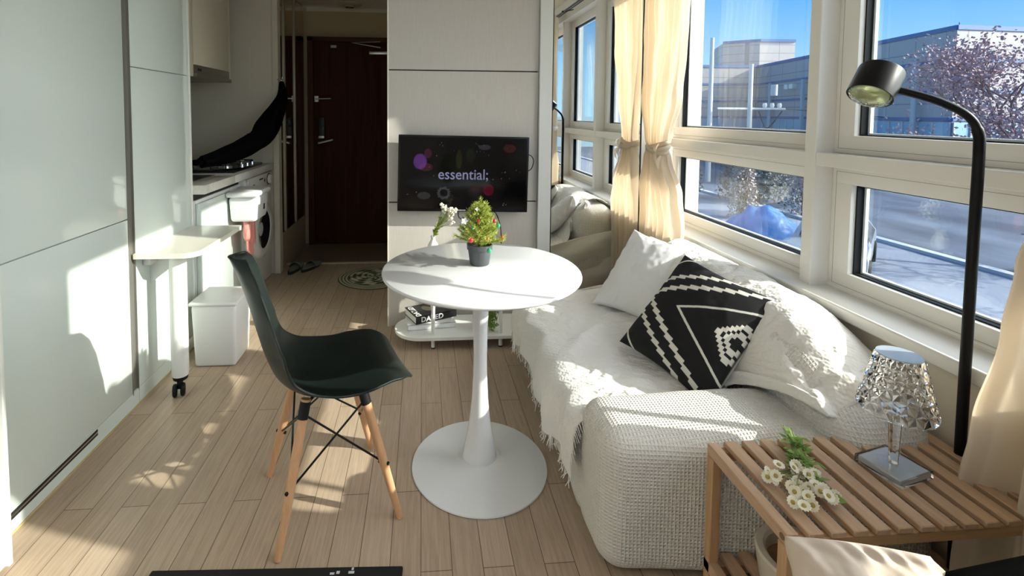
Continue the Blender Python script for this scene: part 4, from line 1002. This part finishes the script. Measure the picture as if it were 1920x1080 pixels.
for k in range(110):
    t = fr.random(); p = fork.lerp(Vector((0.905, 1.03, 0.44)), fr.random()) if k < 50 else fork.lerp(tail, fr.random()*0.75); p = p+Vector((fr.gauss(0, .012), fr.gauss(0, .010), abs(fr.gauss(0, .006))))
    add_leaf(bl, p, (fr.gauss(-0.3, 1), fr.gauss(-0.6, 1), abs(fr.gauss(0.1, .3))), (0, 0, 1), 0.022+fr.random()*0.014, 0.010)
add_leaf(bl, (0.892, 0.985, 0.436), (0.5, -0.6, 0.1), (0, 0, 1), 0.05, 0.035); add_leaf(bl, (0.905, 1.00, 0.437), (0.3, -0.8, 0.1), (0, 0, 1), 0.045, 0.03)
obj('stems', bs, Mstem, fb); obj('leaves', bl, Mleaf, fb, False)
for hx, hy, hz in heads:
    d = Vector((fr.gauss(-0.3, .35), fr.gauss(-0.5, .35), 0.75)).normalized(); M4 = Matrix.Translation((hx, hy, hz)) @ d.to_track_quat('Z', 'Y').to_matrix().to_4x4()
    bm = bmesh.new(); npet = 13
    for q in range(npet):
        a = 2*PI*q/npet; R_ = M4 @ Matrix.Rotation(a, 4, 'Z')
        vv = [bm.verts.new(R_ @ Vector(c)) for c in ((0.0038, -0.0013, 0), (0.0112, -0.0027, 0.0022), (0.0138, 0, 0.0014), (0.0112, 0.0027, 0.0022), (0.0038, 0.0013, 0))]; bm.faces.new(vv)
    h_ = obj('daisy_head', bm, Mpetal, fb, False)
    obj('daisy_centre', lathe([(0.0048, 0), (0.0042, 0.0022), (0.002, 0.0034), (0, 0.0036)], 0, 0, 0, 12, M4), Myolk, h_)

# ================================================================== floor lamp
fl = thing('floor_lamp', 'slim black floor lamp with a drum head and faceted glass lens', 'lamp', (1.385, 1.10, 0))
Mlb = mat('lamp_black', (0.004, 0.004, 0.005), 0.38, spec=0.22)
HC = Vector((1.212, 1.222, 1.372))
ax = Vector((0.34, 0.10, 0.50)).normalized()           # the head's axis, pointing up out of its back
arm = spline([(1.374, 1.100, 0.02), (1.374, 1.100, 0.50), (1.374, 1.100, 1.00), (1.374, 1.100, 1.19), (1.370, 1.102, 1.245), (1.350, 1.112, 1.285), (1.310, 1.140, 1.318), (1.268, 1.178, 1.342), (1.235, 1.205, 1.356)], 8)
obj('pole', tube(arm[:33], 0.0115, 16), Mlb, fl)
obj('arm', tube(arm[24:], [0.0115]*10+[0.0098]*(len(arm)-34), 16), Mlb, fl)
obj('base', lathe([(0, 0), (0.115, 0), (0.118, 0.004), (0.115, 0.014), (0.02, 0.018), (0.014, 0.03), (0, 0.03)], 1.290, 1.100, 0, 64), Mlb, fl)
HM = frame4(HC, ax.cross(Vector((0, 1, 0))).normalized(), ax.cross(ax.cross(Vector((0, 1, 0)))).normalized(), ax)
obj('head', lathe([(0.0, 0.040), (0.046, 0.040), (0.050, 0.038), (0.0515, 0.034), (0.0515, -0.046), (0.049, -0.046), (0.049, -0.020), (0, -0.018)], 0, 0, 0, 56, HM), Mlb, fl)
obj('head_cap', lathe([(0.040, 0.0405), (0.038, 0.044), (0.02, 0.048), (0, 0.049)], 0, 0, 0, 40, HM), mat('cap_pale', (0.70, 0.76, 0.80), 0.2), fl)
bm = bmesh.new()
rows = []
for i in range(8):
    t = i/7; r = 0.0485*math.cos(t*PI/2*0.98); z = -0.040-0.024*math.sin(t*PI/2)
    rows.append([bm.verts.new(HM @ Vector((r*(1+0.03*((k+i) % 2))*math.cos(2*PI*k/28), r*(1+0.03*((k+i) % 2))*math.sin(2*PI*k/28), z))) for k in range(28)])
for a, b in zip(rows, rows[1:]):
    for k in range(28): bm.faces.new((a[k], a[(k+1) % 28], b[(k+1) % 28], b[k]))
bm.faces.new(rows[-1])
le = obj('lens', bm, Mcry, fl, False); solid(le, 0.003, -1)
obj('reflector', lathe([(0.047, -0.040), (0.03, -0.024), (0.012, -0.0205), (0, -0.0205)], 0, 0, 0, 40, HM), mat('lens_gold', (0.60, 0.68, 0.36), 0.2, 0.5), fl)

# ================================================================== curtains
def cloth_mat(name, c, tr=0.35):
    M = bpy.data.materials.new(name); M.use_nodes = True; MATS[name] = M; b = B(M); b.inputs['Base Color'].default_value = (*c, 1); b.inputs['Roughness'].default_value = 0.9
    t = N(M, 'ShaderNodeBsdfTranslucent'); t.inputs['Color'].default_value = (c[0]*1.05, c[1]*0.92, c[2]*0.80, 1); x = N(M, 'ShaderNodeMixShader'); x.inputs[0].default_value = tr
    o = [n for n in M.node_tree.nodes if n.type == 'OUTPUT_MATERIAL'][0]
    L(M, b.outputs[0], x.inputs[1]); L(M, t.outputs[0], x.inputs[2]); L(M, x.outputs[0], o.inputs[0])
    w_ = N(M, 'ShaderNodeTexNoise', Scale=350); L(M, coords(M), w_.inputs['Vector']); bp = N(M, 'ShaderNodeBump', Strength=0.25, Distance=0.0006); L(M, w_.outputs['Fac'], bp.inputs['Height']); L(M, bp.outputs[0], b.inputs['Normal'])
    return M
Mcur = cloth_mat('curtain_cotton', (0.85, 0.78, 0.65), 0.40)
def interp(tab, z):
    if z >= tab[0][0]: return tab[0][1:]
    for a, b in zip(tab, tab[1:]):
        if z >= b[0]:
            t = (a[0]-z)/(a[0]-b[0]); t = t*t*(3-2*t); return tuple(p+(q-p)*t for p, q in zip(a[1:], b[1:]))
    return tab[-1][1:]
def curtain(tab, folds, seed, ztop, zbot, xc, phase=0.0):
    # tab rows: height, near y, far y, fold depth, x shift
    def f(u, v):
        z = ztop+(zbot-ztop)*v; y0, y1, dp, xs = interp(tab, z)
        uu = u+0.012*math.sin(u*40+seed)+0.02*nz(u*3, z*2, seed)
        y = y0+(y1-y0)*uu
        x = xc+xs+dp*(math.sin(u*2*PI*folds+phase+0.8*nz(z*1.3, seed, 0))+0.35*math.sin(u*2*PI*folds*2.3+seed+z*1.5))+0.012*nz(u*6, z*5, seed)
        if z > ztop-0.05: x = xc+(x-xc)*0.8
        return Vector((min(x, 1.388), y, z))
    return grid(f, 150, 130)
cA = thing('curtain', 'cream knotted curtain between mirror and window, behind the white pillows', 'curtain', (1.345, 2.68, 0.03))
tA = [(2.28, 2.40, 2.865, 0.022, 0), (1.75, 2.44, 2.862, 0.026, 0), (1.40, 2.50, 2.855, 0.028, 0), (1.14, 2.595, 2.80, 0.024, 0), (1.10, 2.615, 2.785, 0.020, 0), (1.04, 2.59, 2.81, 0.026, 0), (0.85, 2.46, 2.85, 0.030, 0), (0.68, 2.42, 2.862, 0.024, 0), (0.02, 2.50, 2.86, 0.020, -0.01)]
ca = obj('cloth', curtain(tA, 6, 2.1, 2.28, 0.03, 1.348), Mcur, cA)
def knot(y, z, x, seed, ry=0.095):
    bm = bmesh.new()
    for q in range(3):
        pts_ = []
        for k in range(25):
            a = 2*PI*k/24; pts_.append((x+0.036*math.cos(a)+0.004*q, y+ry*math.sin(a), z+0.020*math.sin(a+q*1.1+seed)+(q-1)*0.012))
        add_tube(bm, pts_, 0.013+0.003*(q == 1), 10, False)
    return bm
obj('tie_knot', knot(2.70, 1.10, 1.345, 0.4), Mcur, cA)
bm = bmesh.new()
for (dy, dz, a) in ((-0.03, 0.015, 0.6), (0.0, -0.03, 2.2), (-0.06, -0.05, 1.0)):
    def lobe(u, v, dy=dy, dz=dz, a=a):
        t = v*0.09; w_ = 0.022*math.sin(PI*min(1, v*0.8+0.15)); return Vector((1.308-0.012*math.sin(v*3), 2.64+dy+w_*(u*2-1)+t*math.cos(a)*0.4, 1.11+dz-t*math.sin(a)))
    g = grid(lobe, 8, 10); me_ = bpy.data.meshes.new('t'); g.to_mesh(me_); bm.from_mesh(me_); g.free(); bpy.data.meshes.remove(me_)
obj('tie_ends', bm, Mcur, cA)
cB = thing('curtain', 'cream tied curtain next to the floor lamp, closest to the camera', 'curtain', (1.33, 0.80, 0.03))
tB = [(2.28, 0.48, 0.93, 0.024, 0), (1.60, 0.62, 0.93, 0.026, 0), (1.25, 0.77, 0.94, 0.022, 0.01), (1.10, 0.80, 0.945, 0.02, 0.01), (0.95, 0.72, 0.975, 0.026, 0), (0.80, 0.64, 1.005, 0.030, 0), (0.55, 0.54, 1.045, 0.034, -0.01), (0.40, 0.52, 1.062, 0.034, -0.015), (0.03, 0.50, 1.07, 0.032, -0.02)]
obj('cloth', curtain(tB, 5, 5.7, 2.28, 0.03, 1.335, 1.0), Mcur, cB)
obj('tie_knot', knot(0.87, 1.15, 1.325, 1.4, 0.075), mat('tie_white', (0.82, 0.80, 0.74), 0.8), cB)
rd = thing('curtain_rod', 'thin black double curtain rod over the window, seen in the mirror', 'curtain rod', (1.345, 1.6, 2.27))
obj('rod', tube([(1.345, 0.30, 2.262), (1.345, 2.87, 2.262)], 0.009, 12), Mwire, rd)
obj('rod', tube([(1.405, 0.30, 2.285), (1.405, 2.87, 2.285)], 0.006, 12), Mwire, rd)
for y in (0.30, 1.15, 2.35):
    bm = bmesh.new(); add_tube(bm, [(1.44, y, 2.285), (1.345, y, 2.262)], 0.005, 8); add_lathe(bm, [(0, -0.012), (0.016, -0.008), (0.02, 0), (0.016, 0.008), (0, 0.012)], 1.345, y-0.0, 2.262, 20)
    obj('rod_bracket', bm, Mwire, rd)

# ================================================================== nearest the camera
Mpb = mat('beige_cotton', (0.62, 0.52, 0.42), 0.9, sheen=0.2)
bd = thing('day_bed', 'low bed below the bottom edge of the view, under the beige pillow', 'bed', (0.95, 0.2, 0))
obj('bed_base', bx(0.58, 1.30, -0.9, 0.74, 0.05, 0.20, 0.01, 2), mat('bed_wood', (0.24, 0.12, 0.06), 0.5), bd)
obj('mattress', rbox(0.58, 1.30, -0.9, 0.74, 0.20, 0.36, 0.04, 12), Mpb, bd)
for x in (0.60, 1.24):
    for y in (-0.86, 0.66): obj('bed_leg', bx(x, x+0.04, y, y+0.04, 0, 0.05), MATS['bed_wood'], bd)
pl = obj('pillow', pillow4((0.612, 0.742, 0.572), (0.850, 0.715, 0.545), (0.92, 0.50, 0.36), (0.59, 0.56, 0.38), 0.15, 12, 80, wr=0.018, pinch=-0.02), Mpb)
tag(pl, 'crumpled beige pillow at the bottom edge in front of the side table', 'pillow')
bl_ = obj('black_backpack', rbox(0.815, 1.28, 0.50, 0.70, 0.365, 0.60, 0.04, 14, lambda p: Vector((p.x, p.y, p.z-0.05+0.13*(p.x-0.80) if p.z > 0.45 else p.z))), mat('bag_black', (0.003, 0.003, 0.003), 0.95, spec=0.03))
tag(bl_, 'plain black bag in the lower right corner beside the beige pillow', 'bag')
rg = thing('black_rug', 'black rug with small white marks, its far edge at the bottom of the view', 'rug', (-0.4, 1.0, 0))
RM = Matrix.Translation((-0.743, 1.351, 0)) @ Matrix.Rotation(-0.052, 4, 'Z')
bm = bmesh.new(); add_box(bm, 0, 0.694, -1.05, 0, 0.001, 0.013, 0.004, 2, RM); obj('pile', bm, mat('rug_black', (0.008, 0.008, 0.009), 0.95), rg)
bm = bmesh.new()
for (x, y, a, b) in ((0.495, -0.024, 0.012, 0.006), (0.512, -0.022, 0.009, 0.008), (0.545, -0.022, 0.016, 0.007), (0.552, -0.012, 0.006, 0.008)): add_box(bm, x, x+a, y, y+b, 0.0128, 0.0136, 0, 1, RM)
obj('white_marks', bm, mat('rug_white', (0.6, 0.6, 0.6), 0.9), rg, False)

# ================================================================== added fill light panel (unseen, behind and above the camera)
fill_root = thing('fill_panel', 'unseen square glowing panel added for fill light above and behind the camera', 'lamp', (-0.15, -0.3, 2.36))
obj('fill_body', bx(-0.45, 0.15, -0.6, 0.0, 2.37, 2.418, 0.01, 2), Mwhite, fill_root)
obj('fill_face', bx(-0.43, 0.13, -0.58, -0.02, 2.345, 2.369, 0.008, 2), mat('fill_glow', (0.9, 0.9, 0.9), 0.5, emit=(1.0, 0.93, 0.83), estr=FILL_W), fill_root)

# ================================================================== outside, across the road (street level lies 3 m below this floor)
GZ = -3.1; E0 = EYE
Mgrd = mat('asphalt', (0.10, 0.13, 0.18), 0.85); tint(Mgrd, (0.022, 0.038, 0.075), (0.12, 0.16, 0.23), 0.28, coords(Mgrd, (1, 0.35, 1)), 5, 0.36, 0.72, 0.6)
gd = obj('ground', bx(2.2, 90, -60, 120, GZ-0.3, GZ), Mgrd); gd['kind'] = 'structure'
def panels(name, c, c2, wv=2.6, hv=1.05):
    M = mat(name, c, 0.55); t = N(M, 'ShaderNodeTexCoord'); s = N(M, 'ShaderNodeSeparateXYZ'); L(M, t.outputs['Object'], s.inputs[0])
    k = mathn(M, 'ADD', s.outputs['X'], s.outputs['Y'])
    cbn = N(M, 'ShaderNodeCombineXYZ'); L(M, k, cbn.inputs['X']); L(M, s.outputs['Z'], cbn.inputs['Y'])
    b = N(M, 'ShaderNodeTexBrick'); b.offset = 0.0
    for kk, q in (('Scale', 1.0), ('Mortar Size', 0.035), ('Brick Width', wv), ('Row Height', hv), ('Mortar Smooth', 0.0)): b.inputs[kk].default_value = q
    b.inputs['Color1'].default_value = (*c, 1); b.inputs['Color2'].default_value = (*[x*0.97 for x in c], 1); b.inputs['Mortar'].default_value = (*c2, 1)
    L(M, cbn.outputs[0], b.inputs['Vector']); L(M, b.outputs['Color'], B(M).inputs['Base Color']); return M
Mfac = panels('facade_panels', (0.42, 0.39, 0.39), (0.23, 0.22, 0.24))
Mblue = mat('blue_band', (0.06, 0.15, 0.34), 0.5); Mgr = mat('rail_grey', (0.42, 0.45, 0.48), 0.5); Mwin = mat('far_window', (0.22, 0.42, 0.55), 0.15)
wh = thing('warehouse', 'pale panelled warehouse with blue bands across the road', 'building', (34, 38, GZ))
A = Vector((30.5, 25.9)); Bp = Vector((34.9, 48.5)); Cc = Vector((20.0, 50.2)); D_ = Vector((62, 27.5))
ztop = E0+5.25
def wallseg(bm, P, Q, z0, z1, th, out=0.0):
    d = (Q-P).normalized(); n_ = Vector((d.y, -d.x))
    if n_.dot(Vector((0, 0))-P) < 0: n_ = -n_
    a = P+n_*out; b = Q+n_*out; c = Q-n_*th; e = P-n_*th
    v = [bm.verts.new((q.x, q.y, z)) for z in (z0, z1) for q in (a, b, c, e)]
    for f in ((0, 1, 2, 3), (4, 5, 6, 7), (0, 1, 5, 4), (1, 2, 6, 5), (2, 3, 7, 6), (3, 0, 4, 7)): bm.faces.new([v[i] for i in f])
def poly_block(bm, pts2, z0, z1): add_prism(bm, [(p.x, p.y) for p in pts2], z0, z1)
bm = bmesh.new(); poly_block(bm, [A, D_, Vector((64, 70)), Vector((10, 68)), Cc + Vector((-14, 1.0)), Bp], GZ, ztop)
obj('block', bm, Mfac, wh, False)
CL = Cc + Vector((-14, 1.0))
for z, h in ((5.02, 0.26), (3.2, 0.20), (1.42, 0.20), (-0.22, 0.20)):
    bm = bmesh.new()
    for P, Q in ((A, D_), (A, Bp), (Bp, CL)): wallseg(bm, P, Q, E0+z, E0+z+h, 0.05, 0.06)
    obj('blue_band', bm, Mblue, wh, False)
bm = bmesh.new()
for P, Q in ((A, D_), (A, Bp), (Bp, CL)): wallseg(bm, P, Q, E0-2.6, E0-0.3, 0.05, 0.05)
obj('window_strip', bm, Mwin, wh, False)
bm = bmesh.new()
for P, Q in ((A, D_), (A, Bp), (Bp, CL)):
    ln = (Q-P).length; k = 0.0
    while k < ln: p = P.lerp(Q, k/ln); q = P.lerp(Q, (k+0.12)/ln); wallseg(bm, p, q, E0-2.6, E0-0.3, 0.02, 0.12); k += 1.15
obj('window_mullions', bm, Mgr, wh, False)
for (P, Q, t) in ((A, Bp, 0.10), (A, Bp, 0.62), (A, Bp, 0.86)):
    p = P.lerp(Q, t); d = (Q-P).normalized()
    obj('down_pipe', tube([(p.x-0.45, p.y, GZ), (p.x-0.45, p.y, E0+(3.6 if t < 0.2 else 3.2))], 0.16, 10), Mgr, wh)
for k, t in enumerate((0.50, 0.535, 0.70, 0.735)):
    p = A.lerp(Bp, t); obj('wall_lamp', bx(p.x-0.5, p.x-0.05, p.y-0.2, p.y+0.2, E0+2.5, E0+2.9), MATS['edge_white'], wh, False)
rb = thing('rooftop_block', 'smaller pale building with a blue roof edge rising behind the warehouse', 'building', (48, 66, GZ))
rb_p = [Vector((43.6, 60.6)), Vector((48.2, 60.3)), Vector((52, 67)), Vector((43, 70)), Vector((40.3, 63.3))]
bm = bmesh.new(); poly_block(bm, rb_p, GZ, E0+9.7); obj('block', bm, Mfac, rb, False)
bm = bmesh.new()
for P, Q in ((rb_p[0], rb_p[1]), (rb_p[4], rb_p[0])): wallseg(bm, P, Q, E0+9.6, E0+9.95, 0.05, 0.15)
obj('roof_edge', bm, Mblue, rb, False)
sb = thing('roof_shed', 'small pale block standing on the far left of the warehouse roof', 'building', (29, 55, ztop))
bm = bmesh.new(); poly_block(bm, [Vector((25.5, 51.8)), Vector((29.0, 51.6)), Vector((30, 56)), Vector((26.5, 57))], ztop, ztop+1.35); obj('block', bm, Mfac, sb, False)
def upole(x, y, h, label, cross):
    u = thing('utility_pole', label, 'pole', (x, y, GZ))
    obj('post', lathe([(0, 0), (0.17, 0), (0.12, h), (0, h)], x, y, GZ, 14), mat('pole_concrete', (0.60, 0.60, 0.58), 0.8), u)
    if cross:
        obj('cross_arm', bx(x-2.2, x+2.4, y-0.05, y+0.05, GZ+h-2.9, GZ+h-2.78), Mgr, u, False)
        for dx in (1.0, 1.5, 2.0): obj('insulator', lathe([(0, 0), (0.10, 0), (0.14, 0.15), (0.10, 0.3), (0, 0.3)], x+dx, y, GZ+h-2.78, 10), MATS['edge_white'], u)
        obj('cable', tube(spline([(x+0.6, y, GZ+h-3.0), (x+1.2, y, GZ+h-4.1), (x+2.2, y, GZ+h-3.0)], 6), 0.03, 6), Mblack, u)
        obj('cable', tube([(x+2.0, y, GZ+h-2.8), (x+14, y+1.0, GZ+h-3.6)], 0.025, 6), Mblack, u)
        obj('transformer', lathe([(0, 0), (0.2, 0), (0.2, 0.7), (0, 0.7)], x+1.6, y, GZ+h-2.0, 14), Mgr, u)
upole(21.0, 29.9, 7.7, 'concrete utility pole with a cross arm and wires in front of the warehouse', True)
upole(19.0, 31.0, 9.5, 'taller plain pole left of the one with the cross arm', False)
obj_t = thing('street_tree', 'broad tree with purplish brown leaves in front of the warehouse', 'tree', (17.4, 12.2, GZ))
tb2 = bmesh.new(); tlf = bmesh.new(); q_ = random.Random(31); ends = []
def branch(p, d, ln, r, depth):
    n_ = 4; pts_ = [p]
    for k in range(n_):
        d = (d+Vector((q_.gauss(0, .13), q_.gauss(0, .13), q_.gauss(0.03, .10)))).normalized(); p = p+d*ln/n_; pts_.append(p)
    add_tube(tb2, pts_, [r*(1-0.12*k) for k in range(n_+1)], 6, False)
    if depth == 0: ends.append((p, d)); ends.append((pts_[2], d)); return
    for k in range(3 if depth > 1 else 4):
        nd = (d+Vector((q_.gauss(0, .55), q_.gauss(0, .55), q_.gauss(0.10, .40)))).normalized(); branch(p if k < 2 else pts_[3], nd, ln*0.74, r*0.58, depth-1)
base = Vector((17.6, 12.2, GZ))
branch(base, Vector((-0.02, 0.0, 1)), 2.6, 0.16, 0)
for k in range(7):
    a = k*0.9; branch(base+Vector((0, 0, 2.4)), Vector((0.95*math.cos(a), 0.95*math.sin(a), 0.62)).normalized(), 1.95, 0.085, 3)
for p, d in ends:
    for k in range(34):
        c = p+Vector((q_.gauss(0, .26), q_.gauss(0, .26), q_.gauss(0, .24))); add_leaf(tlf, c, rv(), rv(), 0.075+q_.random()*0.05, 0.06)
Mtl = mat('tree_leaf', (0.34, 0.20, 0.22), 0.7); tint(Mtl, (0.20, 0.11, 0.14), (0.50, 0.36, 0.38), 9)
obj('branches', tb2, mat('tree_bark', (0.16, 0.12, 0.12), 0.8), obj_t); obj('foliage', tlf, Mtl, obj_t, False)
def bush(name, label, cat, c, r, n_, ml, size, seed, group=None, sq=1.0):
    b = thing(name, label, cat, (c[0], c[1], GZ), group); q = random.Random(seed); bmb = bmesh.new(); bml = bmesh.new()
    for k in range(22):
        e = Vector((c[0]+q.gauss(0, r*0.4), c[1]+q.gauss(0, r*0.4), GZ+c[2]*(0.6+0.4*q.random()))); add_tube(bmb, [Vector((c[0]+q.gauss(0, .1), c[1]+q.gauss(0, .1), GZ)), e], [0.03, 0.01], 5, False)
    for k in range(n_):
        a = q.random()*2*PI; rr_ = r*math.sqrt(q.random()); z = c[2]*q.random()**0.8; s = math.sqrt(max(0.05, 1-(z/c[2]*sq)**2))
        add_leaf(bml, (c[0]+rr_*s*math.cos(a), c[1]+rr_*s*math.sin(a), GZ+0.1+z), Vector((q.gauss(0, 1), q.gauss(0, 1), q.gauss(0, 1))), Vector((q.gauss(0, 1), q.gauss(0, 1), q.gauss(0, 1))), size, size*0.6)
    obj('branches', bmb, MATS['tree_bark'], b); obj('foliage', bml, ml, b, False)
Mbl = mat('bush_pale', (0.5, 0.4, 0.36), 0.8); tint(Mbl, (0.16, 0.17, 0.16), (0.66, 0.54, 0.50), 14)
Mbd = mat('bush_dark', (0.10, 0.14, 0.14), 0.8); tint(Mbd, (0.05, 0.09, 0.11), (0.24, 0.24, 0.22), 10)
bush('shrub', 'narrow pale shrub seen through the lower left window pane', 'shrub', (13.6, 19.6, 2.6), 0.6, 1500, Mbl, 0.13, 1)
bush('shrub', 'wide dark shrub behind the pale one in the lower left pane', 'shrub', (17.2, 23.6, 2.8), 1.9, 3200, Mbd, 0.18, 2)
bush('shrub', 'pale shrub at the right end of the lower left pane', 'shrub', (16.6, 19.8, 2.4), 0.8, 1300, Mbl, 0.13, 3)
bush('shrub', 'dark shrub at the far left of the lower left pane', 'shrub', (13.4, 25.0, 2.8), 1.5, 2000, Mbd, 0.18, 4)
tp = thing('blue_tarpaulin', 'blue tarpaulin heap on the ground seen through the lower left pane', 'tarpaulin', (12.3, 14.6, GZ))
def tarp(u, v):
    x = 11.6+u*2.2; y = 16.0+v*2.2; h = 1.0*math.sin(PI*u)**0.6*math.sin(PI*v)**0.6 if 0 < u < 1 and 0 < v < 1 else 0
    return Vector((x, y, GZ+0.02+h*(1+0.25*nz(u*5, v*5, 3))))
obj('sheet', grid(tarp, 30, 30), mat('tarp_blue', (0.04, 0.20, 0.50), 0.5), tp)
def car(name, label, x, y, rot, col):
    c = thing(name, label, 'car', (x, y, GZ)); R_ = Matrix.Translation((x, y, GZ)) @ Matrix.Rotation(rot, 4, 'Z')
    sec = [(-2.2, 0.35, 0.62), (-2.15, 0.30, 0.86), (-1.2, 0.30, 0.95), (-0.75, 0.30, 1.38), (0.9, 0.30, 1.42), (1.7, 0.30, 0.98), (2.15, 0.30, 0.90), (2.2, 0.35, 0.6)]
    bm = bmesh.new(); rows = []
    for (xx, lo, hi) in sec:
        wt = 0.86 if hi < 1.2 else 0.68
        rows.append([bm.verts.new(R_ @ Vector(p)) for p in ((xx, -0.86, lo), (xx, -0.88, 0.75 if hi > 0.8 else hi), (xx, -wt, hi), (xx, wt, hi), (xx, 0.88, 0.75 if hi > 0.8 else hi), (xx, 0.86, lo))])
    for a, b in zip(rows, rows[1:]):
        for k in range(5): bm.faces.new((a[k], a[k+1], b[k+1], b[k]))
        bm.faces.new((a[5], a[0], b[0], b[5]))
    bm.faces.new(rows[0]); bm.faces.new(rows[-1][::-1]); obj('body', bm, col, c)
    bm = bmesh.new()
    for s in (-1, 1):
        q = [bm.verts.new(R_ @ Vector(p)) for p in ((-0.95, s*0.875, 0.98), (1.35, s*0.875, 1.0), (0.85, s*0.72, 1.34), (-0.70, s*0.72, 1.31))]; bm.faces.new(q)
    for q_ in (((-1.18, 0.97), (-0.79, 1.34)), ((1.66, 1.01), (0.95, 1.38))):
        q = [bm.verts.new(R_ @ Vector((q_[0][0]+(-0.02 if q_[0][0] < 0 else 0.02), -0.7, q_[0][1]))), bm.verts.new(R_ @ Vector((q_[0][0]+(-0.02 if q_[0][0] < 0 else 0.02), 0.7, q_[0][1]))), bm.verts.new(R_ @ Vector((q_[1][0]+(-0.02 if q_[0][0] < 0 else 0.02), 0.6, q_[1][1]))), bm.verts.new(R_ @ Vector((q_[1][0]+(-0.02 if q_[0][0] < 0 else 0.02), -0.6, q_[1][1])))]; bm.faces.new(q)
    obj('car_window', bm, MATS['dark_window'], c, False)
    for wx in (-1.35, 1.4):
        for s in (-1, 1): obj('wheel', lathe([(0, -0.1), (0.3, -0.1), (0.33, -0.06), (0.33, 0.06), (0.3, 0.1), (0, 0.1)], 0, 0, 0, 24, R_ @ Matrix.Translation((wx, s*0.82, 0.33)) @ Matrix.Rotation(PI/2, 4, 'X')), Mblack, c)
car('car', 'pale car parked below on the street, half hidden by the middle window post', 12.0, 13.2, 0.75, mat('car_white', (0.26, 0.29, 0.34), 0.5))
struct('pavement', bx(2.2, 15.9, -60, 60, GZ, GZ+0.04), mat('pavement_slab', (0.20, 0.235, 0.30), 0.8))
struct('kerb', bx(15.9, 16.2, -60, 60, GZ, GZ+0.14), mat('kerb_stone', (0.45, 0.48, 0.52), 0.8))
